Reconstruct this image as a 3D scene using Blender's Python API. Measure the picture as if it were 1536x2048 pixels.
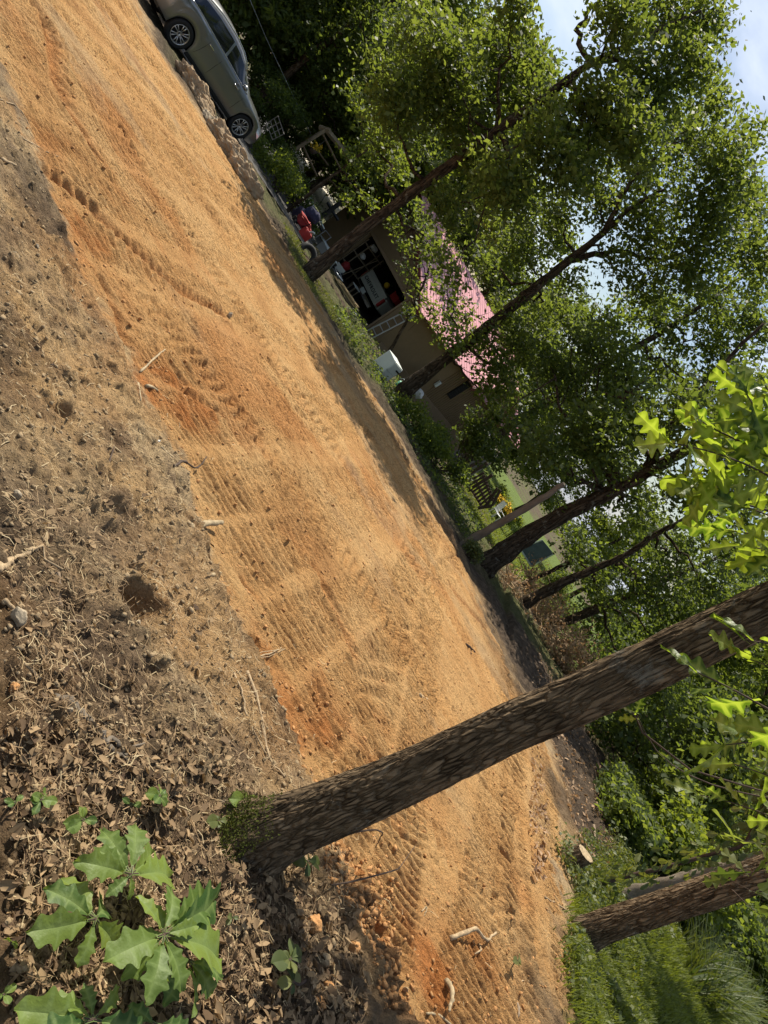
import bpy, bmesh, math, random
import numpy as np
from mathutils import Vector, Matrix
D = bpy.data
for o in list(D.objects): D.objects.remove(o)
sc = bpy.context.scene
COL = sc.collection
random.seed(5); RS = np.random.RandomState(11)

# ---------------------------------------------------------------- camera
PITCH = math.radians(14); CC, SS = .521, .8535; FPX = 1450.; EYE = 1.6
cam = D.objects.new('camera', D.cameras.new('camera')); COL.objects.link(cam); sc.camera = cam
cam.data.sensor_fit = 'VERTICAL'; cam.data.sensor_height = 36; cam.data.lens = 36*FPX/2048
cam.data.clip_end = 2000; cam.data.clip_start = .05
_R = Vector((1, 0, 0)); _U = Vector((0, math.sin(PITCH), math.cos(PITCH)))
_X = (CC*_R+SS*_U).normalized(); _Y = (-SS*_R+CC*_U).normalized(); _Z = _X.cross(_Y)
M = Matrix((_X, _Y, _Z)).transposed().to_4x4(); M.translation = (0, 0, EYE); cam.matrix_world = M

# ---------------------------------------------------------------- sun and sky
SUN_AZ = math.radians(-40); SUN_EL = math.radians(53)
sdir = Vector((math.sin(SUN_AZ)*math.cos(SUN_EL), math.cos(SUN_AZ)*math.cos(SUN_EL), math.sin(SUN_EL)))
sl = D.lights.new('sun', 'SUN'); sl.energy = 5.0; sl.angle = math.radians(.5); sl.color = (1, .93, .80)
so = D.objects.new('sun', sl); COL.objects.link(so); so.rotation_euler = sdir.to_track_quat('Z', 'Y').to_euler()
W = D.worlds.new('World'); sc.world = W; W.use_nodes = True
nt = W.node_tree; nt.nodes.clear()
def wn(t, **k):
    n = nt.nodes.new(t)
    for a, b in k.items(): setattr(n, a, b)
    return n
sky = wn('ShaderNodeTexSky', sky_type='NISHITA', sun_disc=False, sun_elevation=SUN_EL, sun_rotation=SUN_AZ, altitude=100, air_density=1.2, dust_density=1.5)
tc = wn('ShaderNodeTexCoord'); mp = wn('ShaderNodeMapping'); mp.inputs['Scale'].default_value = (1, 1, 2.2); mp.inputs['Location'].default_value = (.6, .2, .15)
cn = wn('ShaderNodeTexNoise'); cn.inputs['Scale'].default_value = 2.3; cn.inputs['Detail'].default_value = 9; cn.inputs['Roughness'].default_value = .56
cr = wn('ShaderNodeValToRGB'); cr.color_ramp.elements[0].position = .49; cr.color_ramp.elements[1].position = .64
mx = wn('ShaderNodeMix', data_type='RGBA'); mx.inputs['B'].default_value = (7.6, 8.4, 9.8, 1)
bg = wn('ShaderNodeBackground'); bg.inputs['Strength'].default_value = .085; wo = wn('ShaderNodeOutputWorld')
L = nt.links.new
L(tc.outputs['Generated'], mp.inputs['Vector']); L(mp.outputs[0], cn.inputs['Vector']); L(cn.outputs['Fac'], cr.inputs[0])
L(cr.outputs[0], mx.inputs['Factor']); L(sky.outputs[0], mx.inputs['A']); L(mx.outputs['Result'], bg.inputs[0]); L(bg.outputs[0], wo.inputs[0])
sc.view_settings.view_transform = 'Standard'; sc.view_settings.look = 'None'; sc.view_settings.gamma = 1; sc.view_settings.exposure = .50
sc.render.engine = 'CYCLES'; cy = sc.cycles
cy.max_bounces = 6; cy.diffuse_bounces = 4; cy.glossy_bounces = 2; cy.transmission_bounces = 4; cy.transparent_max_bounces = 6
cy.use_denoising = True; cy.sample_clamp_indirect = 6

# ---------------------------------------------------------------- helpers
def ray(px, py):
    a, b = px-768., py-1024.; x = (CC*a+SS*b)/FPX; y = (SS*a-CC*b)/FPX
    return np.array((x, math.cos(PITCH)+y*math.sin(PITCH), -math.sin(PITCH)+y*math.cos(PITCH)))
def at(px, py, y):
    """the point seen at a pixel of the photograph that lies y metres ahead"""
    r = ray(px, py); t = y/r[1]; return np.array((r[0]*t, y, EYE+r[2]*t))
def frac(v): return v-np.floor(v)
_HT = np.random.RandomState(123).rand(512*512)
def vn(x, y, s=0):
    fi = np.floor(x); fj = np.floor(y); u = x-fi; v = y-fj; u = u*u*(3-2*u); v = v*v*(3-2*v)
    i = fi.astype(np.int64)+int(s*37) & 511; j = fj.astype(np.int64)+int(s*91) & 511; i1 = i+1 & 511; j = j*512; j1 = j+512 & 262143
    a = _HT[i+j]; a = a+(_HT[i1+j]-a)*u; b = _HT[i+j1]; b = b+(_HT[i1+j1]-b)*u
    return a+(b-a)*v
def fbm(x, y, sc_, o=4, s=0, g=.5):
    t = 0; a = 1; n = 0
    for k in range(o): t = t+a*(vn(x*sc_+k*17.3, y*sc_-k*9.1, s+k)-.5); n += a; a *= g; sc_ *= 2.03
    return t/n
def sst(a, b, x):
    t = np.clip((x-a)/(b-a), 0, 1); return t*t*(3-2*t)
def base(y):
    y = np.asarray(y, float); f = np.maximum(y-30, 0)
    return np.where(y < 30, -.045*y-.0012*y*y, -2.43-.117*f/(1+f/40))
def gb(px, py):
    r = ray(px, py); t = .4
    while t < 200 and EYE+r[2]*t > float(base(r[1]*t)): t *= 1.003
    return (r[0]*t, r[1]*t)
EDGE = [(-9, 6.6), (-6, 5.4)]+[gb(*q) for q in [(60, 300), (110, 400), (170, 560), (240, 700), (275, 790), (345, 930), (400, 1060), (440, 1180), (490, 1300), (545, 1450), (590, 1590), (650, 1700), (705, 1800)]]+[(1.62, 2.70), (1.85, 2.45), (2.15, 1.9), (2.3, 0.5), (2.2, -2)]
OFAR = [gb(*q) for q in [(290, 60), (380, 200), (470, 330), (575, 500), (680, 690), (770, 830), (855, 980), (930, 1130), (985, 1260), (1020, 1350), (1075, 1440), (1120, 1590), (1130, 1700), (1120, 1880), (1150, 2048)]]
OPOLY = EDGE+[(4.4, -2), (4.2, 3)]+OFAR[::-1]+[(-25, 26), (-25, 10)]
def seg_dist(x, y, pts, closed=False):
    d = np.full(x.shape, 1e9); n = len(pts)
    for k in range(n if closed else n-1):
        ax, ay = pts[k]; bx, by = pts[(k+1) % n]; dx, dy = bx-ax, by-ay
        t = np.clip(((x-ax)*dx+(y-ay)*dy)/(dx*dx+dy*dy+1e-12), 0, 1)
        d = np.minimum(d, np.hypot(x-ax-t*dx, y-ay-t*dy))
    return d
def inside(x, y, pts):
    r = np.zeros(x.shape, bool); n = len(pts)
    for k in range(n):
        ax, ay = pts[k]; bx, by = pts[(k+1) % n]
        c = ((ay > y) != (by > y)) & (x < (bx-ax)*(y-ay)/((by-ay) if by != ay else 1e-9)+ax); r ^= c
    return r
NEARP = EDGE+[(-30, -4), (-30, 9)]            # the undisturbed ground on the camera's side of the cut
def Hs(x, y):
    """smooth height of the ground"""
    x = np.asarray(x, float); y = np.asarray(y, float); z = base(y)
    d = seg_dist(x, y, EDGE)*np.where(inside(x, y, NEARP), 1, -1)
    s = np.interp(x, [-3, -1.6, -.4, .6, 1.1, 1.6], [.0, .03, .07, .11, .2, .3])
    w = np.interp(x, [-1, .8, 1.3], [.10, .12, .42])
    z = z+s*sst(-.02, 1, d/w)
    return z
def gz(x, y): return float(Hs(np.array([x]), np.array([y]))[0])
def G(px, py, dz=0.):
    """where the ray through a pixel meets the ground"""
    r = ray(px, py); t = .4*1.003**np.arange(2200); X, Y, Z = r[0]*t, r[1]*t, EYE+r[2]*t
    h = Hs(X, Y)+dz; k = np.argmax(Z < h) if (Z < h).any() else len(t)-1
    return np.array((X[k], Y[k], float(h[k])))

def tag(o, label=None, cat=None, group=None, kind=None):
    if label: o['label'] = label
    if cat: o['category'] = cat
    if group: o['group'] = group
    if kind: o['kind'] = kind
    return o
def thing(name, label, cat, loc=(0, 0, 0), rz=0, group=None):
    o = D.objects.new(name, None); COL.objects.link(o); o.location = loc; o.rotation_euler = (0, 0, rz); o.empty_display_size = .2
    return tag(o, label, cat, group)
def mesh(name, V, F, mat=None, parent=None, smooth=False, tint=None, loc=None):
    """V (n,3); F list of faces or an (m,k) array"""
    me = D.meshes.new(name); V = np.asarray(V, np.float32)
    if isinstance(F, np.ndarray):
        m, k = F.shape; me.vertices.add(len(V)); me.vertices.foreach_set('co', V.ravel())
        me.loops.add(m*k); me.loops.foreach_set('vertex_index', F.astype(np.int32).ravel())
        me.polygons.add(m); me.polygons.foreach_set('loop_start', np.arange(0, m*k, k, dtype=np.int32))
        try: me.polygons.foreach_set('loop_total', np.full(m, k, np.int32))
        except Exception: pass
        me.update(calc_edges=True)
    else: me.from_pydata([tuple(map(float, v)) for v in V], [], F); me.update()
    if smooth: me.polygons.foreach_set('use_smooth', np.ones(len(me.polygons), bool))
    if tint is not None:
        a = me.attributes.new('tint', 'FLOAT', 'FACE' if len(tint) == len(me.polygons) else 'POINT'); a.data.foreach_set('value', np.asarray(tint, np.float32))
    if mat: me.materials.append(mat)
    o = D.objects.new(name, me); COL.objects.link(o)
    if parent: o.parent = parent
    if loc is not None: o.location = loc
    return o
class MB:
    def __init__(s): s.V = []; s.F = []
    def add(s, V, F):
        n = len(s.V); s.V += [tuple(v) for v in V]; s.F += [tuple(i+n for i in f) for f in F]; return s
    def box(s, c, d, rz=0, rx=0, ry=0):
        m = Matrix.Rotation(rz, 3, 'Z') @ Matrix.Rotation(ry, 3, 'Y') @ Matrix.Rotation(rx, 3, 'X')
        b = min(d)*.08
        V = []
        for z in (-1, 1):
            for x, y in ((-1, -1), (1, -1), (1, 1), (-1, 1)):
                V.append(Vector(c)+m @ Vector((x*d[0]/2, y*d[1]/2, z*d[2]/2)))
        return s.add(V, [(3, 2, 1, 0), (4, 5, 6, 7), (0, 1, 5, 4), (1, 2, 6, 5), (2, 3, 7, 6), (3, 0, 4, 7)])
    def tube(s, P, R, n=8, cap=True):
        P = [Vector(p) for p in P]
        if not hasattr(R, '__len__'): R = [R]*len(P)
        V = []; F = []; prev = None
        for i, p in enumerate(P):
            t = (P[min(i+1, len(P)-1)]-P[max(i-1, 0)]).normalized()
            a = prev if prev is not None else (Vector((0, 0, 1)) if abs(t.z) < .9 else Vector((1, 0, 0)))
            a = (a-t*a.dot(t)).normalized(); b = t.cross(a); prev = a
            for k in range(n): V.append(p+(a*math.cos(2*math.pi*k/n)+b*math.sin(2*math.pi*k/n))*R[i])
        for i in range(len(P)-1):
            for k in range(n): F.append((i*n+k, i*n+(k+1) % n, (i+1)*n+(k+1) % n, (i+1)*n+k))
        if cap: F += [tuple(range(n))[::-1], tuple(range((len(P)-1)*n, len(P)*n))]
        return s.add(V, F)
    def obj(s, name, mat, parent=None, smooth=False, loc=None): return mesh(name, np.array(s.V), s.F, mat, parent, smooth, loc=loc)
def bevel(o, w=.01, seg=2):
    m = o.modifiers.new('bevel', 'BEVEL'); m.width = w; m.segments = seg; m.limit_method = 'ANGLE'; return o
def boxo(name, c, d, mat, parent=None, rz=0, rx=0, ry=0, bv=0):
    o = MB().box(c, d, rz, rx, ry).obj(name, mat, parent)
    if bv: bevel(o, bv)
    return o

# ---------------------------------------------------------------- materials
def mat(name, col, rough=.8, metal=0, spec=.3, noise=None, bump=None, coat=0, emit=None):
    m = D.materials.new(name); m.use_nodes = True; t = m.node_tree; b = t.nodes['Principled BSDF']
    b.inputs['Base Color'].default_value = (*col, 1); b.inputs['Roughness'].default_value = rough; b.inputs['Metallic'].default_value = metal
    b.inputs['Specular IOR Level'].default_value = spec; b.inputs['Coat Weight'].default_value = coat
    tc = t.nodes.new('ShaderNodeTexCoord')
    if noise:
        s, amt = noise[:2]; n = t.nodes.new('ShaderNodeTexNoise'); n.inputs['Scale'].default_value = s; n.inputs['Detail'].default_value = 6; n.inputs['Roughness'].default_value = .65
        src = tc.outputs['Object']
        if len(noise) > 2:
            q = t.nodes.new('ShaderNodeMapping'); q.inputs['Scale'].default_value = noise[2]; t.links.new(src, q.inputs[0]); src = q.outputs[0]
        t.links.new(src, n.inputs['Vector'])
        r = t.nodes.new('ShaderNodeMapRange'); r.inputs['From Min'].default_value = .3; r.inputs['From Max'].default_value = .7; r.inputs['To Min'].default_value = 1-amt; r.inputs['To Max'].default_value = 1+amt
        x = t.nodes.new('ShaderNodeMix'); x.data_type = 'RGBA'; x.blend_type = 'MULTIPLY'; x.inputs['Factor'].default_value = 1; x.inputs['A'].default_value = (*col, 1)
        t.links.new(n.outputs['Fac'], r.inputs[0]); t.links.new(r.outputs[0], x.inputs['B']); t.links.new(x.outputs['Result'], b.inputs['Base Color'])
    if bump:
        s, st = bump[:2]; n = t.nodes.new('ShaderNodeTexNoise'); n.inputs['Scale'].default_value = s; n.inputs['Detail'].default_value = 8; n.inputs['Roughness'].default_value = .7
        src = tc.outputs['Object']
        if len(bump) > 2:
            q = t.nodes.new('ShaderNodeMapping'); q.inputs['Scale'].default_value = bump[2]; t.links.new(src, q.inputs[0]); src = q.outputs[0]
        t.links.new(src, n.inputs['Vector']); u = t.nodes.new('ShaderNodeBump'); u.inputs['Strength'].default_value = 1; u.inputs['Distance'].default_value = st
        t.links.new(n.outputs['Fac'], u.inputs['Height']); t.links.new(u.outputs[0], b.inputs['Normal'])
    return m
def leafmat(name, c1, c2, trans=.45, rough=.5, tcol=None, vein=False, spec=.25):
    m = D.materials.new(name); m.use_nodes = True; t = m.node_tree; b = t.nodes['Principled BSDF']; out = t.nodes['Material Output']
    a = t.nodes.new('ShaderNodeAttribute'); a.attribute_name = 'tint'
    x = t.nodes.new('ShaderNodeMix'); x.data_type = 'RGBA'; x.inputs['A'].default_value = (*c1, 1); x.inputs['B'].default_value = (*c2, 1)
    t.links.new(a.outputs['Fac'], x.inputs['Factor']); src = x.outputs['Result']
    if vein:
        w = t.nodes.new('ShaderNodeAttribute'); w.attribute_name = 'vein'
        y = t.nodes.new('ShaderNodeMix'); y.data_type = 'RGBA'; y.inputs['B'].default_value = (.19, .26, .08, 1)
        r = t.nodes.new('ShaderNodeMath'); r.operation = 'MULTIPLY'; r.inputs[1].default_value = .8
        n = t.nodes.new('ShaderNodeTexNoise'); n.inputs['Scale'].default_value = 90; n.inputs['Detail'].default_value = 3; tc = t.nodes.new('ShaderNodeTexCoord'); t.links.new(tc.outputs['Object'], n.inputs[0])
        u = t.nodes.new('ShaderNodeBump'); u.inputs['Distance'].default_value = .0025; u.inputs['Strength'].default_value = .8
        t.links.new(n.outputs['Fac'], u.inputs['Height']); t.links.new(u.outputs[0], b.inputs['Normal'])
        t.links.new(w.outputs['Fac'], r.inputs[0]); t.links.new(r.outputs[0], y.inputs['Factor']); t.links.new(src, y.inputs['A']); src = y.outputs['Result']
    t.links.new(src, b.inputs['Base Color']); b.inputs['Roughness'].default_value = rough; b.inputs['Specular IOR Level'].default_value = spec
    tr = t.nodes.new('ShaderNodeBsdfTranslucent'); hs = t.nodes.new('ShaderNodeMix'); hs.data_type = 'RGBA'; hs.blend_type = 'MULTIPLY'; hs.inputs['Factor'].default_value = 1
    hs.inputs['B'].default_value = (*(tcol or (2.1, 1.9, .7)), 1); t.links.new(src, hs.inputs['A']); t.links.new(hs.outputs['Result'], tr.inputs[0])
    ms = t.nodes.new('ShaderNodeMixShader'); ms.inputs[0].default_value = trans
    t.links.new(b.outputs[0], ms.inputs[1]); t.links.new(tr.outputs[0], ms.inputs[2]); t.links.new(ms.outputs[0], out.inputs[0])
    return m
MT = dict(
 bark=mat('bark', (.085, .062, .042), .95, spec=.1, noise=(14, .45, (1, 1, .25)), bump=(16, .05, (1, 1, .3))),
 barknear=mat('bark_plates', (.175, .125, .075), .95, spec=.1, noise=(26, .4, (1, 1, .4)), bump=(70, .006, (1, 1, .4))),
 barkpale=mat('bark_pale', (.20, .165, .125), .95, spec=.1, noise=(9, .4, (1, 1, .4)), bump=(20, .02, (1, 1, .4))),
 moss0=mat('moss', (.075, .085, .02), 1, spec=.05, noise=(60, .5), bump=(120, .01)),
 wood=mat('weathered_wood', (.27, .21, .14), .8, noise=(12, .25, (1, 1, .2)), bump=(40, .003)),
 root=mat('root_wood', (.36, .26, .15), .85, noise=(40, .5), bump=(80, .004)),
 twig=mat('twig_bark', (.23, .17, .115), .9, noise=(40, .35), bump=(90, .003)),
 darktwig=mat('dark_twig', (.075, .05, .035), .9, noise=(40, .35)),
 cut=mat('cut_wood', (.33, .25, .145), .8, noise=(30, .5), bump=(60, .002)),
 stone=mat('stone', (.33, .265, .18), .9, noise=(30, .25), bump=(70, .004)),
 rubble=mat('concrete_rubble', (.30, .22, .14), .95, noise=(5, .3), bump=(14, .05)),
 asphalt=mat('asphalt', (.075, .07, .065), .9, noise=(3, .35), bump=(120, .006)),
 paver=mat('terrace_pavers', (.72, .64, .5), .8),
 siding=mat('tan_siding', (.235, .165, .09), .8, noise=(3, .08)),
 trim=mat('tan_trim', (.27, .19, .115), .7, noise=(6, .1)),
 redtrim=mat('red_trim', (.16, .035, .035), .6),
 concrete=mat('concrete_slab', (.24, .24, .22), .9, noise=(4, .15)),
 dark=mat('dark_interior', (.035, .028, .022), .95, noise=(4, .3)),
 glass=mat('tinted_glass', (.008, .010, .014), .06, spec=.8),
 paint=mat('silver_paint', (.23, .235, .235), .30, metal=.7, spec=.5, coat=.8),
 rubber=mat('tyre_rubber', (.018, .018, .018), .8, noise=(40, .2)),
 rim=mat('alloy_rim', (.62, .60, .58), .3, metal=.85),
 chrome=mat('chrome', (.75, .75, .76), .12, metal=1),
 blackpl=mat('black_plastic', (.015, .015, .016), .6),
 lampglass=mat('lamp_glass', (.50, .52, .55), .1, spec=.8, coat=1),
 truck=mat('cream_paint', (.50, .50, .43), .45, noise=(6, .05)),
 white=mat('white_enamel', (.62, .66, .62), .5, noise=(4, .06)),
 whitepl=mat('white_plastic', (.75, .74, .68), .6),
 alu=mat('aluminium', (.55, .56, .56), .4, metal=.6),
 lumber=mat('lumber', (.50, .36, .18), .8, noise=(10, .2, (1, 1, 1)), bump=(40, .003)),
 red=mat('red_paint', (.32, .03, .03), .6, noise=(10, .2)),
 redb=mat('red_bright', (.42, .035, .03), .5),
 navy=mat('navy_fabric', (.035, .035, .075), .9, noise=(16, .3), bump=(14, .03)),
 teal=mat('teal_plastic', (.10, .36, .25), .5),
 bag=mat('white_bag', (.75, .75, .73), .5, bump=(18, .05)),
 wire=mat('wire', (.22, .20, .17), .6, metal=.3),
 galv=mat('galvanised', (.50, .54, .58), .4, metal=.7),
 yellow=mat('yellow_petals', (.80, .52, .03), .7, noise=(30, .2)),
 deadleaf=leafmat('dead_leaves', (.08, .048, .027), (.38, .26, .14), .15, .8, (1.1, 1, .8), spec=.2),
 drybrush=leafmat('dry_leaves', (.30, .19, .11), (.46, .32, .20), .3, .8, (1.2, 1, .7), spec=.2),
 leafA=leafmat('oak_foliage', (.052, .082, .024), (.12, .155, .052), .60),
 leafB=leafmat('dark_foliage', (.046, .074, .027), (.108, .146, .044), .58),
 leafC=leafmat('light_foliage', (.072, .110, .028), (.16, .20, .042), .52),
 snag=mat('grey_brown_wood', (.135, .105, .075), .9, noise=(14, .3, (1, 1, .2)), bump=(40, .006)),
 moss=leafmat('moss', (.050, .060, .012), (.11, .12, .025), .15, .9, spec=.1),
 leafN=leafmat('near_leaf', (.035, .072, .014), (.13, .185, .03), .52, .38, (2.9, 2.6, .7), vein=True),
 leafS=leafmat('seedling_leaf', (.045, .095, .022), (.19, .25, .045), .35, .5, (2.2, 2.0, .7), vein=True, spec=.28),
 grass=leafmat('grass_blades', (.080, .105, .026), (.20, .225, .055), .42, .5, (1.9, 1.9, .6)),
 weeds=leafmat('weed_leaves', (.050, .078, .026), (.17, .18, .06), .35, .5, (1.9, 1.8, .6)),
 drygrass=leafmat('dry_straw', (.42, .31, .16), (.56, .45, .27), .2, .8, (1.1, 1, .8)),
)
# standing-seam metal roof, faded red
m = mat('metal_roof', (.66, .34, .36), .7, spec=.15, noise=(1.5, .12)); MT['roof'] = m
# pavers joints
t = MT['paver'].node_tree; br = t.nodes.new('ShaderNodeTexBrick'); br.inputs['Color1'].default_value = (.66, .58, .45, 1); br.inputs['Color2'].default_value = (.78, .70, .56, 1); br.inputs['Mortar'].default_value = (.30, .26, .2, 1)
br.inputs['Scale'].default_value = 1; br.inputs['Brick Width'].default_value = .6; br.inputs['Row Height'].default_value = .6; br.inputs['Mortar Size'].default_value = .03; br.offset = 0
tcn = t.nodes.new('ShaderNodeTexCoord'); t.links.new(tcn.outputs['Object'], br.inputs[0]); t.links.new(br.outputs[0], t.nodes['Principled BSDF'].inputs['Base Color'])

def ground_material():
    m = D.materials.new('soil'); m.use_nodes = True; t = m.node_tree; N = t.nodes; b = N['Principled BSDF']; LK = t.links.new
    b.inputs['Roughness'].default_value = .95; b.inputs['Specular IOR Level'].default_value = .12
    at_ = N.new('ShaderNodeAttribute'); at_.attribute_name = 'soil'; sp = N.new('ShaderNodeSeparateColor'); LK(at_.outputs['Color'], sp.inputs[0])
    tc = N.new('ShaderNodeTexCoord')
    def noise(s, d=8, r=.65, dist=0):
        n = N.new('ShaderNodeTexNoise'); n.inputs['Scale'].default_value = s; n.inputs['Detail'].default_value = d; n.inputs['Roughness'].default_value = r; n.inputs['Distortion'].default_value = dist; LK(tc.outputs['Object'], n.inputs[0]); return n.outputs['Fac']
    def ramp(f, stops):
        r = N.new('ShaderNodeValToRGB'); e = r.color_ramp.elements
        while len(e) < len(stops): e.new(.5)
        for k, (p_, c) in enumerate(stops): e[k].position = p_; e[k].color = (*c, 1)
        LK(f, r.inputs[0]); return r.outputs[0]
    def mix(f, a, c, mode='MIX'):
        x = N.new('ShaderNodeMix'); x.data_type = 'RGBA'; x.blend_type = mode
        if isinstance(f, float): x.inputs['Factor'].default_value = f
        else: LK(f, x.inputs['Factor'])
        for s_, v in (('A', a), ('B', c)):
            if isinstance(v, tuple): x.inputs[s_].default_value = (*v, 1)
            else: LK(v, x.inputs[s_])
        return x.outputs['Result']
    org = ramp(noise(1.1, 6, .6), [(.30, (.43, .225, .085)), (.45, (.53, .295, .115)), (.60, (.59, .36, .155)), (.75, (.45, .245, .10))])
    org = mix(sp.outputs[1], org, (.46, .165, .045))                      # fresh red clay
    brn = ramp(noise(2.6, 7, .65), [(.32, (.18, .125, .078)), (.44, (.33, .235, .14)), (.56, (.50, .365, .205)), (.68, (.22, .155, .10))])
    brn2 = ramp(noise(.9, 5), [(.42, (1, 1, 1)), (.60, (1.05, .93, .78))]); brn = mix(1., brn, brn2, 'MULTIPLY')
    c = mix(sp.outputs[0], brn, org)
    hum = ramp(noise(7, 6), [(.35, (.055, .040, .028)), (.55, (.11, .08, .055)), (.7, (.17, .125, .085))])
    c = mix(sp.outputs[2], c, hum)                                        # dark humus and debris
    fine = noise(55, 6, .75); f1 = ramp(fine, [(.28, (.45, .42, .40)), (.47, (1, 1, 1)), (.72, (1.25, 1.22, 1.16))]); c = mix(1., c, f1, 'MULTIPLY')
    v = N.new('ShaderNodeTexVoronoi'); v.inputs['Scale'].default_value = 38; LK(tc.outputs['Object'], v.inputs[0])
    f2 = ramp(v.outputs['Distance'], [(.0, (1.1, 1.08, 1.05)), (.55, (.95, .94, .93)), (.8, (.72, .70, .68))]); c = mix(.3, c, f2, 'MULTIPLY')
    for sc3, thr, dk in (((7, 19, 10), .35, .60), ((22, 50, 30), .38, .58), ((3, 7, 4), .37, .76)):  # debris specks in the colour, also painting the tiny shadows between crumbs
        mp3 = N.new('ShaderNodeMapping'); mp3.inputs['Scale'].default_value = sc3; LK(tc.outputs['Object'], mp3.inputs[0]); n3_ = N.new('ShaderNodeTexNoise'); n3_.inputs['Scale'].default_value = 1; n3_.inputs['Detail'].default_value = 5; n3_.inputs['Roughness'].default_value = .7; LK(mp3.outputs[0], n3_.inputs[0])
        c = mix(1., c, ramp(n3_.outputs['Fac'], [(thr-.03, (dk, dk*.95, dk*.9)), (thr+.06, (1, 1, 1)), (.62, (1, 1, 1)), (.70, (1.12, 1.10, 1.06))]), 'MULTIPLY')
    ga = N.new('ShaderNodeAttribute'); ga.attribute_name = 'turf'
    gcol = ramp(noise(9, 6), [(.3, (.05, .075, .018)), (.55, (.12, .16, .035)), (.75, (.17, .20, .06))]); c = mix(ga.outputs['Fac'], c, gcol)
    LK(c, b.inputs['Base Color'])
    a1 = N.new('ShaderNodeMath'); a1.operation = 'MULTIPLY_ADD'; a1.inputs[1].default_value = .55; LK(noise(22, 8, .7), a1.inputs[0])
    a2 = N.new('ShaderNodeMath'); a2.operation = 'MULTIPLY'; a2.inputs[1].default_value = .35; LK(fine, a2.inputs[0]); LK(a2.outputs[0], a1.inputs[2])
    u = N.new('ShaderNodeBump'); u.inputs['Strength'].default_value = 1; u.inputs['Distance'].default_value = .085; LK(a1.outputs[0], u.inputs['Height']); LK(u.outputs[0], b.inputs['Normal'])
    return m
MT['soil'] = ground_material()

# ---------------------------------------------------------------- ground
def axis(lo, hi, c, s0, k):
    v = [c]
    while v[-1] < hi: v.append(v[-1]+max(s0, k*abs(v[-1]-c)))
    w = [c]
    while w[-1] > lo: w.append(w[-1]-max(s0, k*abs(w[-1]-c)))
    return np.array(w[::-1][:-1]+v)
gx = axis(-70, 95, .2, .0150, .0075)
gy = [-1.5]
while gy[-1] < 150: gy.append(gy[-1]+(.05 if gy[-1] < .6 else (max(.0115, .0031*gy[-1]) if gy[-1] < 17 else .006*gy[-1])))
gy = np.array(gy)
X, Y = np.meshgrid(gx, gy); sh = X.shape; x, y = X.ravel(), Y.ravel()
DRIVE_N = [gb(*q) for q in [(250, -60), (318, 20), (395, 165), (470, 285), (520, 355), (575, 440), (612, 500)]]
DRIVE_F = [gb(*q) for q in [(420, -60), (455, 60), (520, 200), (548, 268), (592, 345), (632, 425), (650, 470)]]
DPOLY = DRIVE_N+DRIVE_F[::-1]
wob = .20*fbm(x, y, 2.2, 4, 3)+.30*fbm(x, y, 9, 4, 7, .6)
dO = seg_dist(x, y, OPOLY, True)*np.where(inside(x, y, OPOLY), 1, -1)
dE = seg_dist(x, y, EDGE)*np.where(inside(x, y, NEARP), 1, -1)
far = np.clip(dO+wob*np.clip(y/3, 1, 9), -5, 5)
orange = sst(-.05, .10, np.where(np.abs(dE) < .9, -dE+wob*1.1-.02, far/np.clip(y*.12, 1, 4)))
orange = np.maximum(orange, .42*(dE > 0)*sst(.05, .2, fbm(x, y, 1.5, 5, 28))); orange = np.maximum(orange, .5*sst(.5, 0, dE)*(dE > 0)*sst(-.02, .18, fbm(x, y, 3, 4, 27))*(y < 6)); orange = orange*sst(-12, -1.5, x+y*.0+8)*1.0
# brown smears on the graded clay
orange *= 1-.55*sst(.10, .22, fbm(x*.6, y*1.1, .9, 4, 21))*sst(2, 6, y)
# an orange patch of clay in the near soil on the left
p1 = G(10, 1400); p2 = G(60, 1340)
orange = np.maximum(orange, .85*sst(.0, .12, .40-np.hypot(x-p1[0]+.08, (y-p1[1]))+wob*1.5)*(x < p1[0]+.5))
red = .8*sst(.03, .2, fbm(x, y, 1.6, 4, 31))*sst(1.6, .2, np.abs(dE+.35))*(dE < .1)*sst(-5, -2, x)
red = np.maximum(red, .35*sst(.14, .26, fbm(x*.8, y, .8, 4, 33)))
bank = sst(.05, .2, dE+.35)*sst(.55, .3, dE)*sst(.9, 1.4, x)*(y < 3.3)
red = np.maximum(red, bank*.75); orange = np.maximum(orange, bank*.8)
dF = seg_dist(x, y, OFAR); hum = sst(0, .5, -dO-.1+wob*.8)*(dE < 0)*(y > 3)*sst(90, 30, y)
hum = np.maximum(hum, .8*sst(1.2, .1, dF)*sst(.0, .2, fbm(x, y, .7, 4, 41)+.05)*(y > 4))
nr = (dE > 0); hum = np.maximum(hum, nr*.65*sst(.02, .2, fbm(x, y, 1.5, 5, 43)))
hum = np.maximum(hum, nr*.75*sst(2.7, 2.0, y+wob))
hum = np.maximum(hum, sst(.3, 1.5, -dO)*(dE < 0)*(y > 12)); turf = .45*sst(.3, 2, -dO)*(dE < 0)*(y > 14)*sst(-.2, .2, fbm(x, y, .5, 3, 45)); orange = orange*(1-sst(.0, .8, -dO)*(dE < 0)*(y > 6))
tp = lambda P: [gb(*q) for q in P]
T1 = tp([(1170, 1760), (1220, 1700), (1300, 1760), (1536, 1900), (1536, 2200), (1150, 2200), (1150, 2048), (1140, 1900)])
T2 = tp([(560, 445), (590, 470), (625, 560), (660, 600), (715, 650), (735, 700), (700, 690), (640, 610), (590, 540)])
T3 = [(1, 24), (3, 33), (-4, 60), (-30, 90), (60, 95), (60, 40), (22, 24), (8, 20)]
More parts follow.
